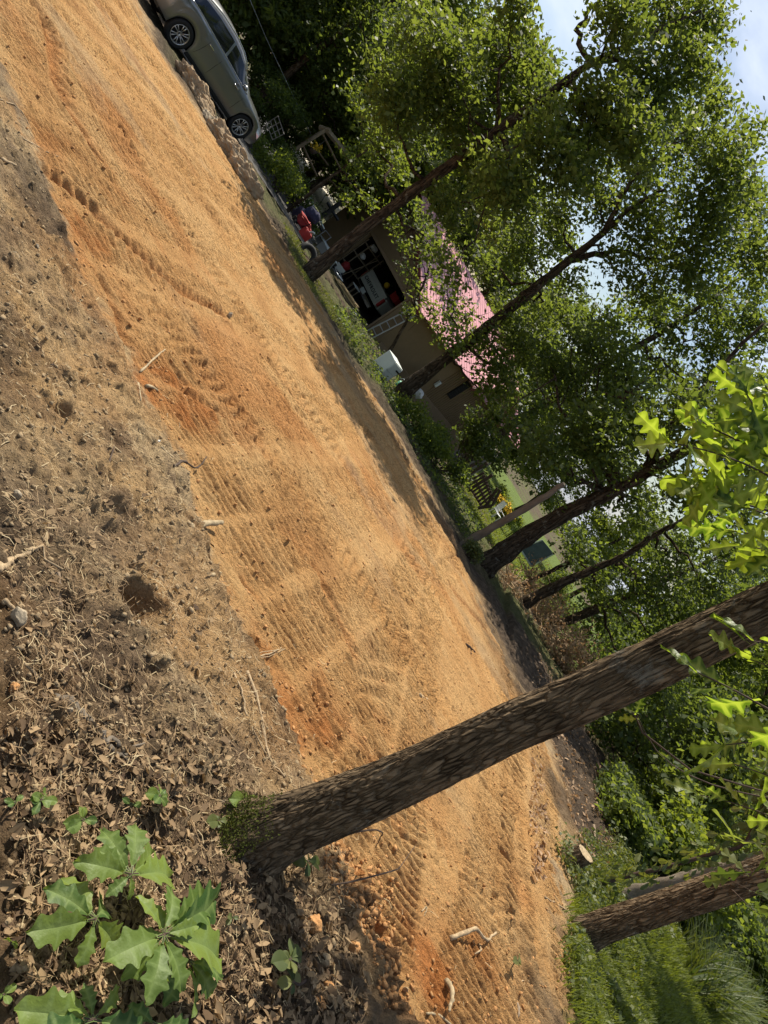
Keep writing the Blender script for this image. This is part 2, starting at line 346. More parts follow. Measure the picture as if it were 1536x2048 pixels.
for T, w in ((T1, .3), (T2, .5), (T3, 2.)):
    d = seg_dist(x, y, T, True)*np.where(inside(x, y, T), 1, -1); turf = np.maximum(turf, (.45 if T is T2 else 1)*sst(-w*.3, w, d+w*1.5*fbm(x, y, 1.2/w, 3, 51)))
inD = inside(x, y, DPOLY); dD = seg_dist(x, y, DPOLY, True)*np.where(inD, 1, -1)
# relief
z = base(y)+np.interp(x, [-3, -1.6, -.4, .6, 1.1, 1.6], [.0, .03, .07, .11, .2, .3])*sst(-.02, 1, (dE-wob*.55)/np.interp(x, [-1, .8, 1.3], [.07, .10, .42])); lod = np.clip(1-y/40, .1, 1)
rough_n = fbm(x, y, 3.2, 6, 61, .62)*.10+np.maximum(fbm(x, y, 11, 4, 63, .6), -.12)*.11+np.maximum(fbm(x, y, 30, 3, 64), 0)*.07
rough_o = fbm(x, y, .8, 4, 65)*.09+fbm(x*.6, y, 5, 5, 66, .65)*.030+np.maximum(fbm(x*.7, y, 17, 3, 67), .02)*.045
z = z+np.where(dE > 0, rough_n*sst(0, .1, dE)+rough_o*(1-sst(0, .1, dE)), rough_o)*sst(-.1, .6, -dD)
z += bank*(fbm(x, y, 9, 5, 71, .62)*.22+np.maximum(fbm(x, y, 24, 3, 72), 0)*.12-np.maximum(fbm(x, y, 15, 3, 74), 0)*.14)
z += hum*(dE < 0)*(fbm(x, y, 1.3, 5, 73, .6)*.30)*sst(60, 25, y)
z += sst(.2, 2.0, -dO)*(dE < 0)*(x > 3)*(y < 22)*.12
# crawler-track prints: strips of ridges running across their direction of travel
N14, N4, N3 = fbm(x, y, 1.4, 3, 81), fbm(x, y, 4, 2, 91), fbm(x, y, 3, 3, 95)
def trk(ax, ay, bx, by, wid, pit, amp, cur=0, seed=0):
    dx, dy = bx-ax, by-ay; Ln = math.hypot(dx, dy); ux, uy = dx/Ln, dy/Ln; pad = wid+abs(cur)+.2
    I_ = np.nonzero((x > min(ax, bx)-pad) & (x < max(ax, bx)+pad) & (y > min(ay, by)-pad) & (y < max(ay, by)+pad))[0]
    if len(I_) == 0: return
    X_, Y_, O_ = x[I_], y[I_], orange[I_]; sg = 1 if seed % 2 else -1
    s = (X_-ax)*ux+(Y_-ay)*uy; q = -(X_-ax)*uy+(Y_-ay)*ux-cur*(s/Ln)*(1-s/Ln)*4
    m = sst(wid/2+.03, wid/2-.03, np.abs(q))*sst(-.2, .3, s)*sst(Ln+.2, Ln-.3, s)*O_*(.45+1.0*np.clip(sg*N14[I_]+.45, 0, 1))
    r = np.sin(2*np.pi*(s+.02*np.sin(q*9+s*3)+.03*N4[I_])/pit+cur*q)
    z[I_] += m*amp*1.7*(np.sign(r)*np.abs(r)**.6*.5-.3)+O_*.012*sst(.10, .02, np.abs(np.abs(q)-wid/2-.04))*sst(0, .4, s)*sst(Ln, Ln-.4, s)*(sg*N3[I_]+.25)
k = 0
for xx in np.arange(-11, 5.2, .47):
    tl = RS.uniform(-.12, .12); y0 = np.interp(xx, [-11, -5, -2, 0, 1.5, 2.2, 5], [5, 5, 4.0, 3.6, 2.9, 2.7, 4]); y1 = np.interp(xx, [-11, -5, 0, 2.5, 3.6, 5], [14, 15, 15, 14.5, 13, 8])
    pit = RS.choice([.065, .075, .09]) if xx > -2 else RS.choice([.08, .09, .11])
    mid = y0+(y1-y0)*RS.uniform(.3, .7)
    trk(xx, y0, xx+tl*(mid-y0), mid, .40, pit, .020, RS.uniform(-.1, .1), k); trk(xx+tl*(mid-y0)+.05, mid-.3, xx+RS.uniform(-.3, .3), y1, .40, RS.choice([.12, .14, .16]), .034, RS.uniform(-.15, .15), k+1); k += 2
for ax, ay, bx, by, wd in ((-7, 7.5, 1.5, 11.5, .42), (-6, 6.2, 3.2, 8.6, .42), (-2.5, 4.6, 3.6, 6.2, .40), (.9, 3.2, 3.5, 4.6, .38), (-9, 10, 2, 14, .45)): trk(ax, ay, bx, by, wd, .11, .022, .3, k); k += 1
# ruts scraped by the blade
def rut(P, w=.05, dep=.05, s=0):
    global z, red
    P = [gb(*q) for q in P]; d = seg_dist(x, y, P)+.035*fbm(x, y, 4, 3, 101+s); n = .75+.5*np.clip(fbm(x, y, 2, 2, 111+s)+.4, 0, 1); dep = dep*.7
    z += n*(-dep*np.exp(-(d/w)**2)+.45*dep*np.exp(-((d-2.1*w)/(w*.9))**2)); red = np.maximum(red, .5*np.exp(-(d/(w*1.6))**2))
rut([(60, 0), (90, 45), (105, 120), (125, 190), (165, 270), (195, 320)], .07, .075, 1)
rut([(85, 335), (135, 375), (215, 450), (300, 525), (360, 580), (450, 625)], .05, .06, 2)
rut([(325, 765), (375, 790), (440, 835)], .03, .03, 3)
rut([(625, 1145), (650, 1195), (685, 1270), (700, 1305)], .05, .06, 4)
rut([(200, 560), (235, 640), (250, 690)], .04, .05, 5); rut([(900, 1180), (955, 1240), (1000, 1300)], .06, .05, 6)
rut([(1150, 1480), (1190, 1560), (1225, 1640)], .14, .16, 7); rut([(1105, 1480), (1150, 1580), (1185, 1660)], .12, .10, 8)
for k in range(46):
    px, py = RS.uniform(150, 1050), RS.uniform(200, 1900); a = gb(px, py)
    if inside(np.array([a[0]]), np.array([a[1]]), OPOLY)[0] and a[1] < 14:
        th = RS.uniform(-.5, .5); l = RS.uniform(.1, .5)*(.5+a[1]/8); d = seg_dist(x, y, [a, (a[0]+l*math.cos(th), a[1]+l*math.sin(th))]); w = RS.uniform(.02, .05)
        z -= RS.uniform(.02, .05)*np.exp(-(d/w)**2)
# holes and footprints in the near soil
for px, py, w, dp in ((275, 1215, .07, .10), (262, 1195, .05, .07), (150, 1215, .05, .05), (130, 830, .05, .05), (165, 770, .04, .04), (258, 832, .03, .03), (300, 1345, .04, .05), (100, 1480, .05, .05), (400, 1225, .03, .04)):
    c = G(px, py); d = np.hypot((x-c[0])/w, (y-c[1])/w*.8); z += -dp*np.exp(-d*d)+dp*.35*np.exp(-((d-1.6)/.5)**2)
z = z-.05*sst(-.05, .1, dD)
V = np.stack([x, y, z], 1); ny, nx = sh; ii = (np.arange(ny-1)[:, None]*nx+np.arange(nx-1)[None]).ravel()
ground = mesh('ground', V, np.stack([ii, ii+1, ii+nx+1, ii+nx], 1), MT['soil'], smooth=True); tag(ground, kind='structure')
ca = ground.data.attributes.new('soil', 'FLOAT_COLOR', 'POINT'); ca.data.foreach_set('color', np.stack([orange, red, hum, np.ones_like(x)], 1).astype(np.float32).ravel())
ta = ground.data.attributes.new('turf', 'FLOAT', 'POINT'); ta.data.foreach_set('value', turf.astype(np.float32))
print('ground verts', len(V))
ZG = z.reshape(sh)
def gzz(px_, py_):
    """height of the finished ground at arrays of x, y"""
    i = np.clip(np.searchsorted(gx, px_)-1, 0, nx-2); j = np.clip(np.searchsorted(gy, py_)-1, 0, ny-2)
    u = np.clip((px_-gx[i])/(gx[i+1]-gx[i]), 0, 1); v = np.clip((py_-gy[j])/(gy[j+1]-gy[j]), 0, 1)
    return (ZG[j, i]*(1-u)+ZG[j, i+1]*u)*(1-v)+(ZG[j+1, i]*(1-u)+ZG[j+1, i+1]*u)*v
def g1(a, b): return float(gzz(np.array([float(a)]), np.array([float(b)]))[0])
OR = orange.reshape(sh)

# driveway of old asphalt beside the cut
Vd = []; Fd = []; nu = 40; nvv = 12
def along(P, n):
    P = np.array(P); s = np.r_[0, np.cumsum(np.hypot(*np.diff(P, axis=0).T))]; t_ = np.linspace(0, s[-1], n); return np.stack([np.interp(t_, s, P[:, 0]), np.interp(t_, s, P[:, 1])], 1)
A_, B_ = along(DRIVE_N, nu), along(DRIVE_F, nu)
for i in range(nu):
    for j in range(nvv):
        q = A_[i]*(1-j/(nvv-1))+B_[i]*(j/(nvv-1)); Vd.append((q[0], q[1], float(base(q[1]))+.02))
for i in range(nu-1):
    for j in range(nvv-1): a = i*nvv+j; Fd.append((a, a+1, a+nvv+1, a+nvv))
tag(mesh('driveway', Vd, Fd, MT['asphalt'], smooth=True), kind='structure')
# paved terrace behind the porch
tc0 = at(668, 428, 37.); tz = tc0[2]
o = MB().box((0, 0, -.1), (7, 9, .2)).obj('terrace', MT['paver']); o.location = (tc0[0]-1.2, tc0[1]+.5, tz); o.rotation_euler = (0, 0, math.radians(24)); tag(o, kind='structure')

# ---------------------------------------------------------------- foliage
def leaves(P, size, tintc=None, up=.55, aspect=.55, seed=1, droop=0.):
    """one bent diamond per point: (verts, quads)"""
    r = np.random.RandomState(seed); n = len(P)
    nrm = r.normal(size=(n, 3)); nrm /= np.linalg.norm(nrm, axis=1)[:, None]; nrm[:, 2] = np.abs(nrm[:, 2])*.6+up; nrm /= np.linalg.norm(nrm, axis=1)[:, None]
    d = r.normal(size=(n, 3)); d[:, 2] -= droop; d -= nrm*(d*nrm).sum(1)[:, None]; d /= np.linalg.norm(d, axis=1)[:, None]; w = np.cross(nrm, d)
    L_ = size*r.uniform(.4, 1.5, (n, 1)); W_ = L_*aspect*.5*r.uniform(.8, 1.3, (n, 1))
    V = np.stack([P-d*L_*.5, P+w*W_-nrm*L_*.05+d*L_*.1, P+d*L_*.5-nrm*L_*.12, P-w*W_-nrm*L_*.05+d*L_*.1], 1).reshape(-1, 3)
    return V, np.arange(4*n).reshape(n, 4)
def spray_pts(blobs, seed, per=16, sig=.2, shell=.50):
    """leaf positions: blobs are (x, y, z, rx, ry, rz, sprays)"""
    r = np.random.RandomState(seed); out = []; tn = []
    for bx, by, bz, rx, ry, rz, n in blobs:
        n = int(n); d = r.normal(size=(n, 3)); d /= np.linalg.norm(d, axis=1)[:, None]; rad = r.uniform(0, 1, n)**shell
        rad *= 1+.22*np.sin(d[:, 0]*5+bx)*np.sin(d[:, 1]*4+by*3)+.15*r.normal(size=n)
        c = np.array((bx, by, bz))+d*rad[:, None]*np.array((rx, ry, rz))
        q = c[:, None]+r.normal(size=(n, per, 3))*np.array((sig, sig, sig*.45)); out.append(q.reshape(-1, 3))
        tn.append(np.clip(np.repeat(r.uniform(0, 1, n), per)*.6+r.uniform(0, .4, n*per), 0, 1))
    return np.concatenate(out), np.concatenate(tn)
def crown(name, blobs, m, parent, size=.12, seed=1, per=16, sig=.2, loc=None, up=.5):
    P, tn = spray_pts(blobs, seed, per, sig); V, F = leaves(P, size, up=up, seed=seed+1, droop=.3)
    return mesh(name, V, F, m, parent, tint=tn, loc=loc)
def bend(a, b, n=5, amp=.12, seed=0):
    r = random.Random(seed); a, b = Vector(a), Vector(b); l = (b-a).length; out = [a]
    for k in range(1, n): out.append(a.lerp(b, k/n)+Vector((r.gauss(0, 1), r.gauss(0, 1), r.gauss(0, 1)))*amp*l*.35+Vector((0, 0, -.06*l*math.sin(math.pi*k/n))))
    return out+[b]
def limbs(mb, trunk, R, targets, r0=.35, seed=0):
    """limbs from the nearest lower point of the trunk out to each blob, with side branches"""
    rr = random.Random(seed)
    for n, tg in enumerate(targets):
        tg = Vector(tg[:3]); best = min(range(len(trunk)), key=lambda i: (Vector(trunk[i])-tg).length+(2.5 if trunk[i][2] > tg.z-.2 else 0)+(3 if i < len(trunk)*.35 else 0))
        a = Vector(trunk[best]); l = (tg-a).length
        if l < .3: continue
        r = max(.012, min(R[best]*.5, .02+.012*l)); pts = bend(a, tg, 6, .14, seed+n); mb.tube(pts, [r*(1-.8*k/6)+.004 for k in range(7)], 6)
        for k in range(4):
            s = pts[rr.randint(2, 6)]; e = s+Vector((rr.gauss(0, 1), rr.gauss(0, 1), rr.gauss(.2, .8))).normalized()*l*rr.uniform(.2, .4); mb.tube(bend(s, e, 3, .15, seed*3+n*5+k), [r*.35, r*.28, r*.2, .004], 5)
def dense(P, n): # smooth resample of a path
    P = np.array(P, float); s = np.r_[0, np.cumsum(np.linalg.norm(np.diff(P, axis=0), axis=1))]; t_ = np.linspace(0, s[-1], n)
    Q = np.stack([np.interp(t_, s, P[:, i]) for i in range(P.shape[1])], 1)
    for _ in range(2): Q[1:-1] = .25*Q[:-2]+.5*Q[1:-1]+.25*Q[2:]
    return Q
def tree(name, label, cat, path, blobs, m=None, y=None, base_px=None, size=.12, seed=1, group=None, bark='bark', flare=1.5, per=16, sig=.2, extra=(), mats=None, limbr=None):
    """path: (px, py, radius_px) trunk pixels seen y metres ahead; blobs: (px, py, radius_px, dy, sprays)"""
    b = at(path[0][0], path[0][1], y); gzv = g1(b[0], b[1]); T = thing(name, label, cat, (b[0], b[1], gzv), group=group)
    W_ = []
    for px, py, rp in path:
        q = at(px, py, y); t_ = y/ray(px, py)[1]; W_.append((q[0], q[1], q[2], .74*rp/FPX*t_))
    W_[0] = (b[0], b[1], min(gzv, b[2])-.15, W_[0][3]*flare); Q = dense(W_, max(8, 5*len(W_)))
    o0 = Vector(T.location); mb = MB(); rr = random.Random(seed)
    P = [Vector(q[:3])-o0+Vector((rr.gauss(0, .008), rr.gauss(0, .02), 0)) for q in Q]; R = [q[3]*(1+.06*rr.gauss(0, 1)) for q in Q]
    R[0] = Q[0][3]; mb.tube(P, R, 12)
    B = []
    for px, py, rp, dy, n in blobs:
        yy = y+dy; q = at(px, py, yy); r_ = rp/FPX*yy/ray(px, py)[1]; B.append((q[0]-o0[0], q[1]-o0[1], q[2]-o0[2], r_, r_, r_*.8, n))
    for ex in extra:     # further trunk forks drawn from pixels
        E_ = []
        for px, py, rp, dy in ex: q = at(px, py, y+dy); E_.append((q[0], q[1], q[2], rp/FPX*(y+dy)/ray(px, py)[1]))
        E_ = dense(E_, 4*len(E_)); mb.tube([Vector(q[:3])-o0+Vector((rr.gauss(0, .03), rr.gauss(0, .03), rr.gauss(0, .03))) for q in E_], [q[3] for q in E_], 8)
        P += [Vector(q[:3])-o0 for q in E_]; R += [q[3] for q in E_]
    limbs(mb, [tuple(p) for p in P], R, B, seed=seed*7)
    mb.obj('trunk', MT[bark], T, True)
    if B: crown('crown', B, m or MT['leafA'], T, size, seed, per, sig)
    return T

# ---------------------------------------------------------------- trees round the clearing
def bl(rows, n=1.0, dy=1.6, seed=0):
    n *= 1.05
    r = random.Random(seed); return [(a, b, c, r.uniform(-dy, dy), max(8, int(n*c*c/95))) for a, b, c in rows]
tree('oak_tree', 'tall oak with dark forked trunk leaning in front of the garage doorway', 'tree',
     [(612, 553, 18), (680, 497, 17), (750, 440, 16), (880, 345, 15), (1000, 258, 13), (1090, 195, 13), (1180, 125, 9), (1290, 75, 6), (1400, 20, 3)],
     bl([(1235, 40, 70), (1340, 30, 100), (1420, 50, 50), (1210, 220, 85), (1310, 170, 100), (1390, 120, 50), (1060, 210, 70), (1000, 110, 85), (1030, 20, 55), (1110, 310, 85), (950, 250, 75), (880, 190, 80), (1185, 320, 70), (1020, 370, 75), (900, 420, 45), (850, 80, 95), (790, 200, 80), (770, 300, 60), (860, 490, 34), (905, 545, 30), (1270, 270, 70), (960, 340, 60), (1060, 130, 60), (1130, 250, 60), (900, 120, 80)], 1.45, seed=1),
     MT['leafA'], 15.7, size=.115, sig=.25, per=21, seed=3, extra=[[(1180, 125, 7, 0), (1240, 118, 6, .3), (1330, 160, 3, .5)], [(1000, 262, 7, 0), (1022, 318, 6, -.3), (995, 398, 3, -.5)], [(1180, 130, 6, 0), (1150, 60, 5, 0), (1200, 0, 3, .3)]])
tree('oak_tree', 'slim dark oak beside the red roof corner of the garage', 'tree',
     [(785, 802, 19), (870, 733, 17), (935, 686, 16), (1000, 634, 15), (1073, 573, 13), (1141, 519, 11), (1208, 465, 8), (1255, 418, 6), (1330, 378, 3)],
     bl([(1290, 350, 90), (1380, 270, 85), (1450, 330, 80), (1420, 430, 95), (1500, 420, 65), (1510, 530, 85), (1150, 565, 42), (1235, 525, 36), (1300, 460, 85), (1200, 400, 60), (1120, 420, 55), (1385, 540, 85), (1290, 575, 60), (1050, 500, 60), (965, 520, 34), (1090, 620, 50), (935, 625, 28), (955, 690, 34), (895, 590, 26), (1010, 760, 50), (905, 680, 30), (1440, 190, 45), (1500, 270, 40), (985, 690, 40), (1040, 700, 50), (1020, 760, 45), (980, 780, 40), (1030, 640, 45)], 1.35, seed=2),
     MT['leafA'], 19.5, size=.125, sig=.26, per=21, seed=4, extra=[[(1141, 519, 7, 0), (1230, 500, 5, .5), (1330, 520, 3, .6)], [(1208, 465, 6, 0), (1250, 380, 4, -.4), (1330, 290, 2.5, -.5)]])
tree('oak_tree', 'dark tree rising behind the garage wing above the vent window', 'tree',
     [(960, 905, 10), (1070, 817, 11), (1122, 786, 10), (1209, 727, 9), (1297, 681, 8), (1420, 600, 5), (1500, 540, 3)],
     bl([(1090, 710, 70), (1140, 800, 80), (1220, 650, 75), (1320, 640, 80), (1430, 620, 85), (1510, 640, 75), (1060, 830, 60), (1330, 740, 80), (1440, 720, 85), (1240, 770, 75), (1180, 700, 55), (1400, 800, 60)], 1.5, seed=3),
     MT['leafB'], 26, size=.16, seed=5)
tree('dead_snag', 'pale barkless broken trunk standing beside the thick oak', 'dead tree',
     [(925, 1092, 9), (1030, 1028, 9.5), (1090, 993, 9), (1128, 968, 6.5)], [], None, 13.6, seed=6, bark='snag')
tree('oak_tree', 'thick straight oak trunk between the pale snag and the sunny lawn', 'tree',
     [(968, 1135, 27), (1060, 1068, 24), (1120, 1032, 21), (1230, 980, 19), (1330, 925, 17), (1380, 895, 12), (1480, 850, 6)],
     bl([(1210, 870, 85), (1100, 920, 60), (1290, 850, 80), (1380, 820, 75), (1460, 900, 85), (1510, 790, 70), (1280, 1000, 60), (1190, 990, 50), (1050, 870, 50), (1365, 985, 60), (1490, 1010, 75), (1150, 880, 60)], 1.15, seed=4)+[(1150, 765, 65, 2.4, 60), (1235, 800, 65, 2.2, 60), (1180, 690, 55, 2.6, 50), (1255, 735, 60, 2.4, 55), (1100, 730, 50, 2.6, 45)],
     MT['leafB'], 15.8, size=.115, sig=.25, per=20, seed=7, extra=[[(1290, 945, 11, 0), (1363, 820, 9, .2), (1450, 730, 5, .4), (1520, 650, 3, .5)]])
tree('oak_tree', 'crooked slender tree with a long bare limb behind the brush pile', 'tree',
     [(1030, 1217, 14), (1120, 1168, 13), (1213, 1128, 9), (1272, 1100, 8), (1307, 1069, 8), (1380, 1034, 7), (1470, 1005, 4)],
     bl([(1155, 1085, 50), (1200, 1170, 60), (1290, 1170, 75), (1365, 1120, 70), (1440, 1090, 70), (1340, 1230, 65), (1440, 1180, 70), (1510, 1120, 60), (1420, 1010, 50)], 1.2, seed=5), MT['leafB'], 17.4, size=.12, sig=.25, seed=8)
tree('oak_tree', 'dark trunk rising out of the dry brush pile', 'tree',
     [(1078, 1262, 10), (1150, 1236, 13), (1240, 1198, 12), (1330, 1160, 9), (1450, 1110, 5)],
     bl([(1200, 1240, 50), (1280, 1250, 60), (1250, 1330, 55), (1330, 1290, 60), (1400, 1240, 60), (1180, 1120, 40)], 1.3, seed=6), MT['leafB'], 20, size=.14, seed=9)
tree('oak_tree', 'thin dark stem beside the sunlit lawn', 'tree', [(1040, 1170, 6), (1090, 1148, 6), (1150, 1118, 5), (1240, 1080, 3)], bl([(1200, 1100, 40), (1260, 1060, 40)], 1.3, seed=7), MT['leafC'], 22, size=.14, seed=10)
tree('oak_tree', 'small tree with short dark trunk at the end of the brown track', 'tree', [(1256, 1612, 12), (1320, 1583, 10), (1400, 1550, 8), (1500, 1500, 5)],
     bl([(1260, 1440, 55), (1330, 1400, 70), (1400, 1460, 75), (1310, 1500, 70), (1390, 1530, 60), (1470, 1470, 75), (1240, 1380, 40), (1200, 1450, 40)], 1.3, seed=8), MT['leafB'], 15, seed=12)
tree('oak_tree', 'curved dark trunk leaning over the green undergrowth', 'tree', [(1290, 1697, 18), (1340, 1664, 15), (1400, 1636, 14), (1450, 1608, 13), (1530, 1560, 9)],
     bl([(1420, 1570, 60), (1490, 1560, 65), (1360, 1570, 45), (1500, 1480, 60), (1520, 1640, 50)], 1.3, seed=9), MT['leafA'], 13.4, seed=13)
tree('pine_tree', 'grey mottled trunk half hidden behind the stout right tree', 'tree', [(1232, 1803, 17), (1300, 1776, 17), (1400, 1750, 17), (1500, 1722, 16), (1570, 1705, 14)], [(1640, 1640, 110, 0, 150), (1760, 1600, 120, .3, 150), (1630, 1560, 90, -.3, 110), (1720, 1700, 90, -.4, 100)], MT['leafA'], 8.0, seed=14, bark='barkpale')  # its crown is out of view, added to shade the ground at lower right
tree('oak_tree', 'dark trunk among the trees behind the silver car', 'tree', [(505, 200, 9), (567, 155, 10), (608, 121, 10), (669, 74, 9), (723, 40, 8), (800, -10, 5)],
     bl([(640, 40, 80), (700, 110, 80), (760, 30, 80), (600, 60, 60), (560, 20, 60), (690, 190, 60), (640, 150, 50), (800, 110, 80)], 1.6, seed=10), MT['leafB'], 25, size=.15, seed=15)
tree('oak_tree', 'forked dark tree behind the porch frame and flower basket', 'tree', [(560, 250, 8), (596, 226, 8), (650, 185, 7), (740, 120, 6), (820, 60, 4)],
     bl([(720, 170, 60), (770, 110, 70), (700, 240, 50), (760, 250, 55), (830, 280, 60), (740, 330, 40), (620, 210, 40), (860, 160, 70)], 1.7, seed=11), MT['leafA'], 27.5, size=.16, seed=16)
tree('young_tree', 'young tree with yellow green foliage in front of the porch roof', 'tree', [(640, 372, 4), (700, 325, 4), (760, 280, 3), (830, 230, 2)],
     bl([(700, 330, 36), (740, 290, 50), (760, 220, 50), (720, 200, 40), (800, 330, 40), (700, 390, 26), (740, 400, 26), (780, 440, 24)], 1.2, seed=12), MT['leafC'], 22, size=.13, seed=17)
tree('young_tree', 'leafy low tree hanging over the garage roof valley', 'tree', [(765, 735, 4), (810, 650, 4), (850, 560, 3), (880, 480, 2)],
     bl([(800, 480, 26), (815, 545, 26), (850, 500, 24), (838, 580, 26), (870, 620, 26), (820, 625, 22), (845, 460, 22), (905, 640, 24), (900, 500, 26), (865, 545, 20), (830, 420, 24), (885, 660, 20), (860, 430, 26), (800, 440, 24)], 1.3, seed=13), MT['leafA'], 23, size=.13, seed=18)

# woods behind: three kinds of tree, each repeated as its own object
def wood_proto(kind, seed):
    r = random.Random(seed); T = thing('woodland_tree', '', 'tree'); h = 9.5; mb = MB(); P = [Vector((r.gauss(0, .1)*k, r.gauss(0, .1)*k, h*.8*k/6-.3*(k == 0))) for k in range(7)]
    mb.tube(P, [.20-.026*k for k in range(7)], 9); B = []
    for k in range(17):
        a = r.uniform(0, 6.28); rr_ = r.uniform(.3, 2.6); zz = r.uniform(2.2, h); B.append((rr_*math.cos(a), rr_*math.sin(a), zz, r.uniform(.9, 1.5), r.uniform(.9, 1.5), r.uniform(.7, 1.1), 62))
    limbs(mb, [tuple(p) for p in P], [.18-.024*k for k in range(7)], B, seed=seed); mb.obj('trunk', MT['bark'], T, True)
    crown('crown', B, MT[kind], T, .21, seed, 13, .26); return T
def copy_tree(o):
    c = o.copy(); COL.objects.link(c)
    for ch in list(o.children): d = ch.copy(); COL.objects.link(d); d.parent = c
    return c
protos = [wood_proto('leafB', 31), wood_proto('leafA', 32), wood_proto('leafC', 33)]
wl = ['dense dark green tree in the woods behind the clearing', 'mid green bushy tree in the woods behind the clearing', 'lighter yellow green tree in the woods behind the clearing']
wg = ['dark trees of the woods', 'mid green trees of the woods', 'light green trees of the woods']
spots = [(-24, 30, 1.25, 1), (-20.5, 27, 1.15, 1), (-17.5, 31, 1.3, 1), (-22, 35, 1.3, 2), (-15, 34, 1.2, 1), (-18.5, 24.5, 1.0, 2), (-26, 25, 1.2, 1), (-13.5, 37, 1.25, 2), (-16, 28.5, 1.0, 2), (-11.5, 41, 1.2, 1), (-19, 39, 1.4, 0), (-29, 31, 1.3, 0), (-23, 21.5, 1.0, 1), (-14.5, 44, 1.3, 1),
 (-13, 30, 1.0, 2), (-16.5, 24, .9, 1), (-20, 31.5, 1.2, 2), (-11, 35, 1.1, 1), (-8, 45, 1.1, 0), (-4.5, 42, .95, 1), (-3, 50, 1.15, 0), (1, 60, 1.3, 1), (6, 66, 1.3, 0), (12, 62, 1.2, 2), (-9, 52, 1.3, 1), (18, 56, 1.2, 0), (15, 47, 1.0, 1), (14, 37, 1.0, 0), (18, 42, 1.1, 2), (23, 50, 1.2, 1), (11, 29.5, .9, 0), (15, 31, 1.0, 1), (12.5, 24.5, .85, 0), (19, 35, 1.1, 0), (25, 42, 1.2, 2), (17, 26, .95, 2), (21, 29, 1.0, 0), (14.5, 20.5, .8, 1), (18.5, 22, .9, 0), (24, 33, 1.1, 1), (23, 25, 1.0, 0), (28, 30, 1.1, 0), (22, 19.5, .9, 2), (27, 23, 1.0, 1), (30, 37, 1.2, 0), (0, 72, 1.4, 2), (-6, 64, 1.4, 0), (28, 60, 1.4, 0), (35, 48, 1.3, 1), (13, 56, 1.1, 0)]
used = set(); rw = random.Random(77)
for sx, sy, s_, k in spots:
    o = protos[k] if k not in used else copy_tree(protos[k]); used.add(k)
    o.location = (sx, sy, g1(sx, sy)); o.rotation_euler = (0, 0, rw.uniform(0, 6.28)); s_ *= rw.uniform(.9, 1.1); o.scale = (s_, s_, s_*.97); tag(o, wl[k], 'tree', wg[k])

# ---------------------------------------------------------------- near tree
def bark_trunk(name, path, m, parent, o0, n=110, rows=420, amp=.012, seed=1, pl=(7., 9.)):
    """path rows (x, y, z, r); plated bark displaced into the surface"""
    P = np.array(path); s = np.r_[0, np.cumsum(np.linalg.norm(np.diff(P[:, :3], axis=0), axis=1))]; t_ = np.linspace(0, s[-1], rows)
    k = np.minimum(np.searchsorted(s, t_, side='right')-1, len(s)-2); u = ((t_-s[k])/(s[k+1]-s[k]))[:, None]
    def cr(i): return P[np.clip(i, 0, len(P)-1)]
    a, b, c, d = cr(k-1), cr(k), cr(k+1), cr(k+2); Q = .5*((2*b)+(-a+c)*u+(2*a-5*b+4*c-d)*u*u+(-a+3*b-3*c+d)*u**3)
    th = np.linspace(0, 2*np.pi, n, endpoint=False); TH, TT = np.meshgrid(th, t_); ax = np.gradient(Q[:, :3], axis=0); ax /= np.linalg.norm(ax, axis=1)[:, None]
    e1 = np.cross(ax, (0, 1, .01)); e1 /= np.linalg.norm(e1, axis=1)[:, None]; e2 = np.cross(ax, e1)
    # wrap noise round the trunk with a circle in noise space
    cx, cy_ = np.cos(TH), np.sin(TH)
    def n3(f, g, o, sd):
        return .5*(fbm(cx*f+5, cy_*f+TT*g, 1, o, sd)+fbm(cy_*f-3, cx*f*.7+TT*g*1.1+9, 1, o, sd+3))
    wv = n3(2, 3, 3, seed)*2.2; c1 = np.abs(np.sin(TH*pl[0]+wv*3.0+1.4*np.sin(TT*6+TH)))**.55; c2 = np.abs(np.sin(TT*pl[1]*1.3+TH*2+n3(3, 5, 3, seed+9)*8))**.4
    h = amp*(.9*c1*(.55+.45*c2))+amp*1.5*n3(5, 14, 4, seed+20)+amp*1.2*n3(14, 38, 3, seed+30)+Q[:, 3:4]*.16*n3(1, 1.4, 2, seed+40)
    r = Q[:, 3:4]*(1+.42*np.exp(-np.maximum(TT-.12, 0)/.10)*(np.sin(TH*3+.7)*.6+np.sin(TH*5+2)*.4+.25))+h-amp*.5; V = Q[:, None, :3]+(e1[:, None]*cx[..., None]+e2[:, None]*cy_[..., None])*r[..., None]-np.array(o0)
    i = np.arange(rows-1)[:, None]*n; j = np.arange(n)[None]; F = np.stack([i+j, i+(j+1) % n, i+n+(j+1) % n, i+n+j], -1).reshape(-1, 4)
    return mesh(name, V.reshape(-1, 3), F, m, parent, True, tint=np.clip((h/amp).ravel(), 0, 2))
def pxpath(rows, y): 
    out = []
    for px, py, rp in rows: q = at(px, py, y); out.append((q[0], q[1], q[2], rp/FPX*y/ray(px, py)[1]))
    return out
bb = G(492, 1690); YN = float(bb[1])+.05
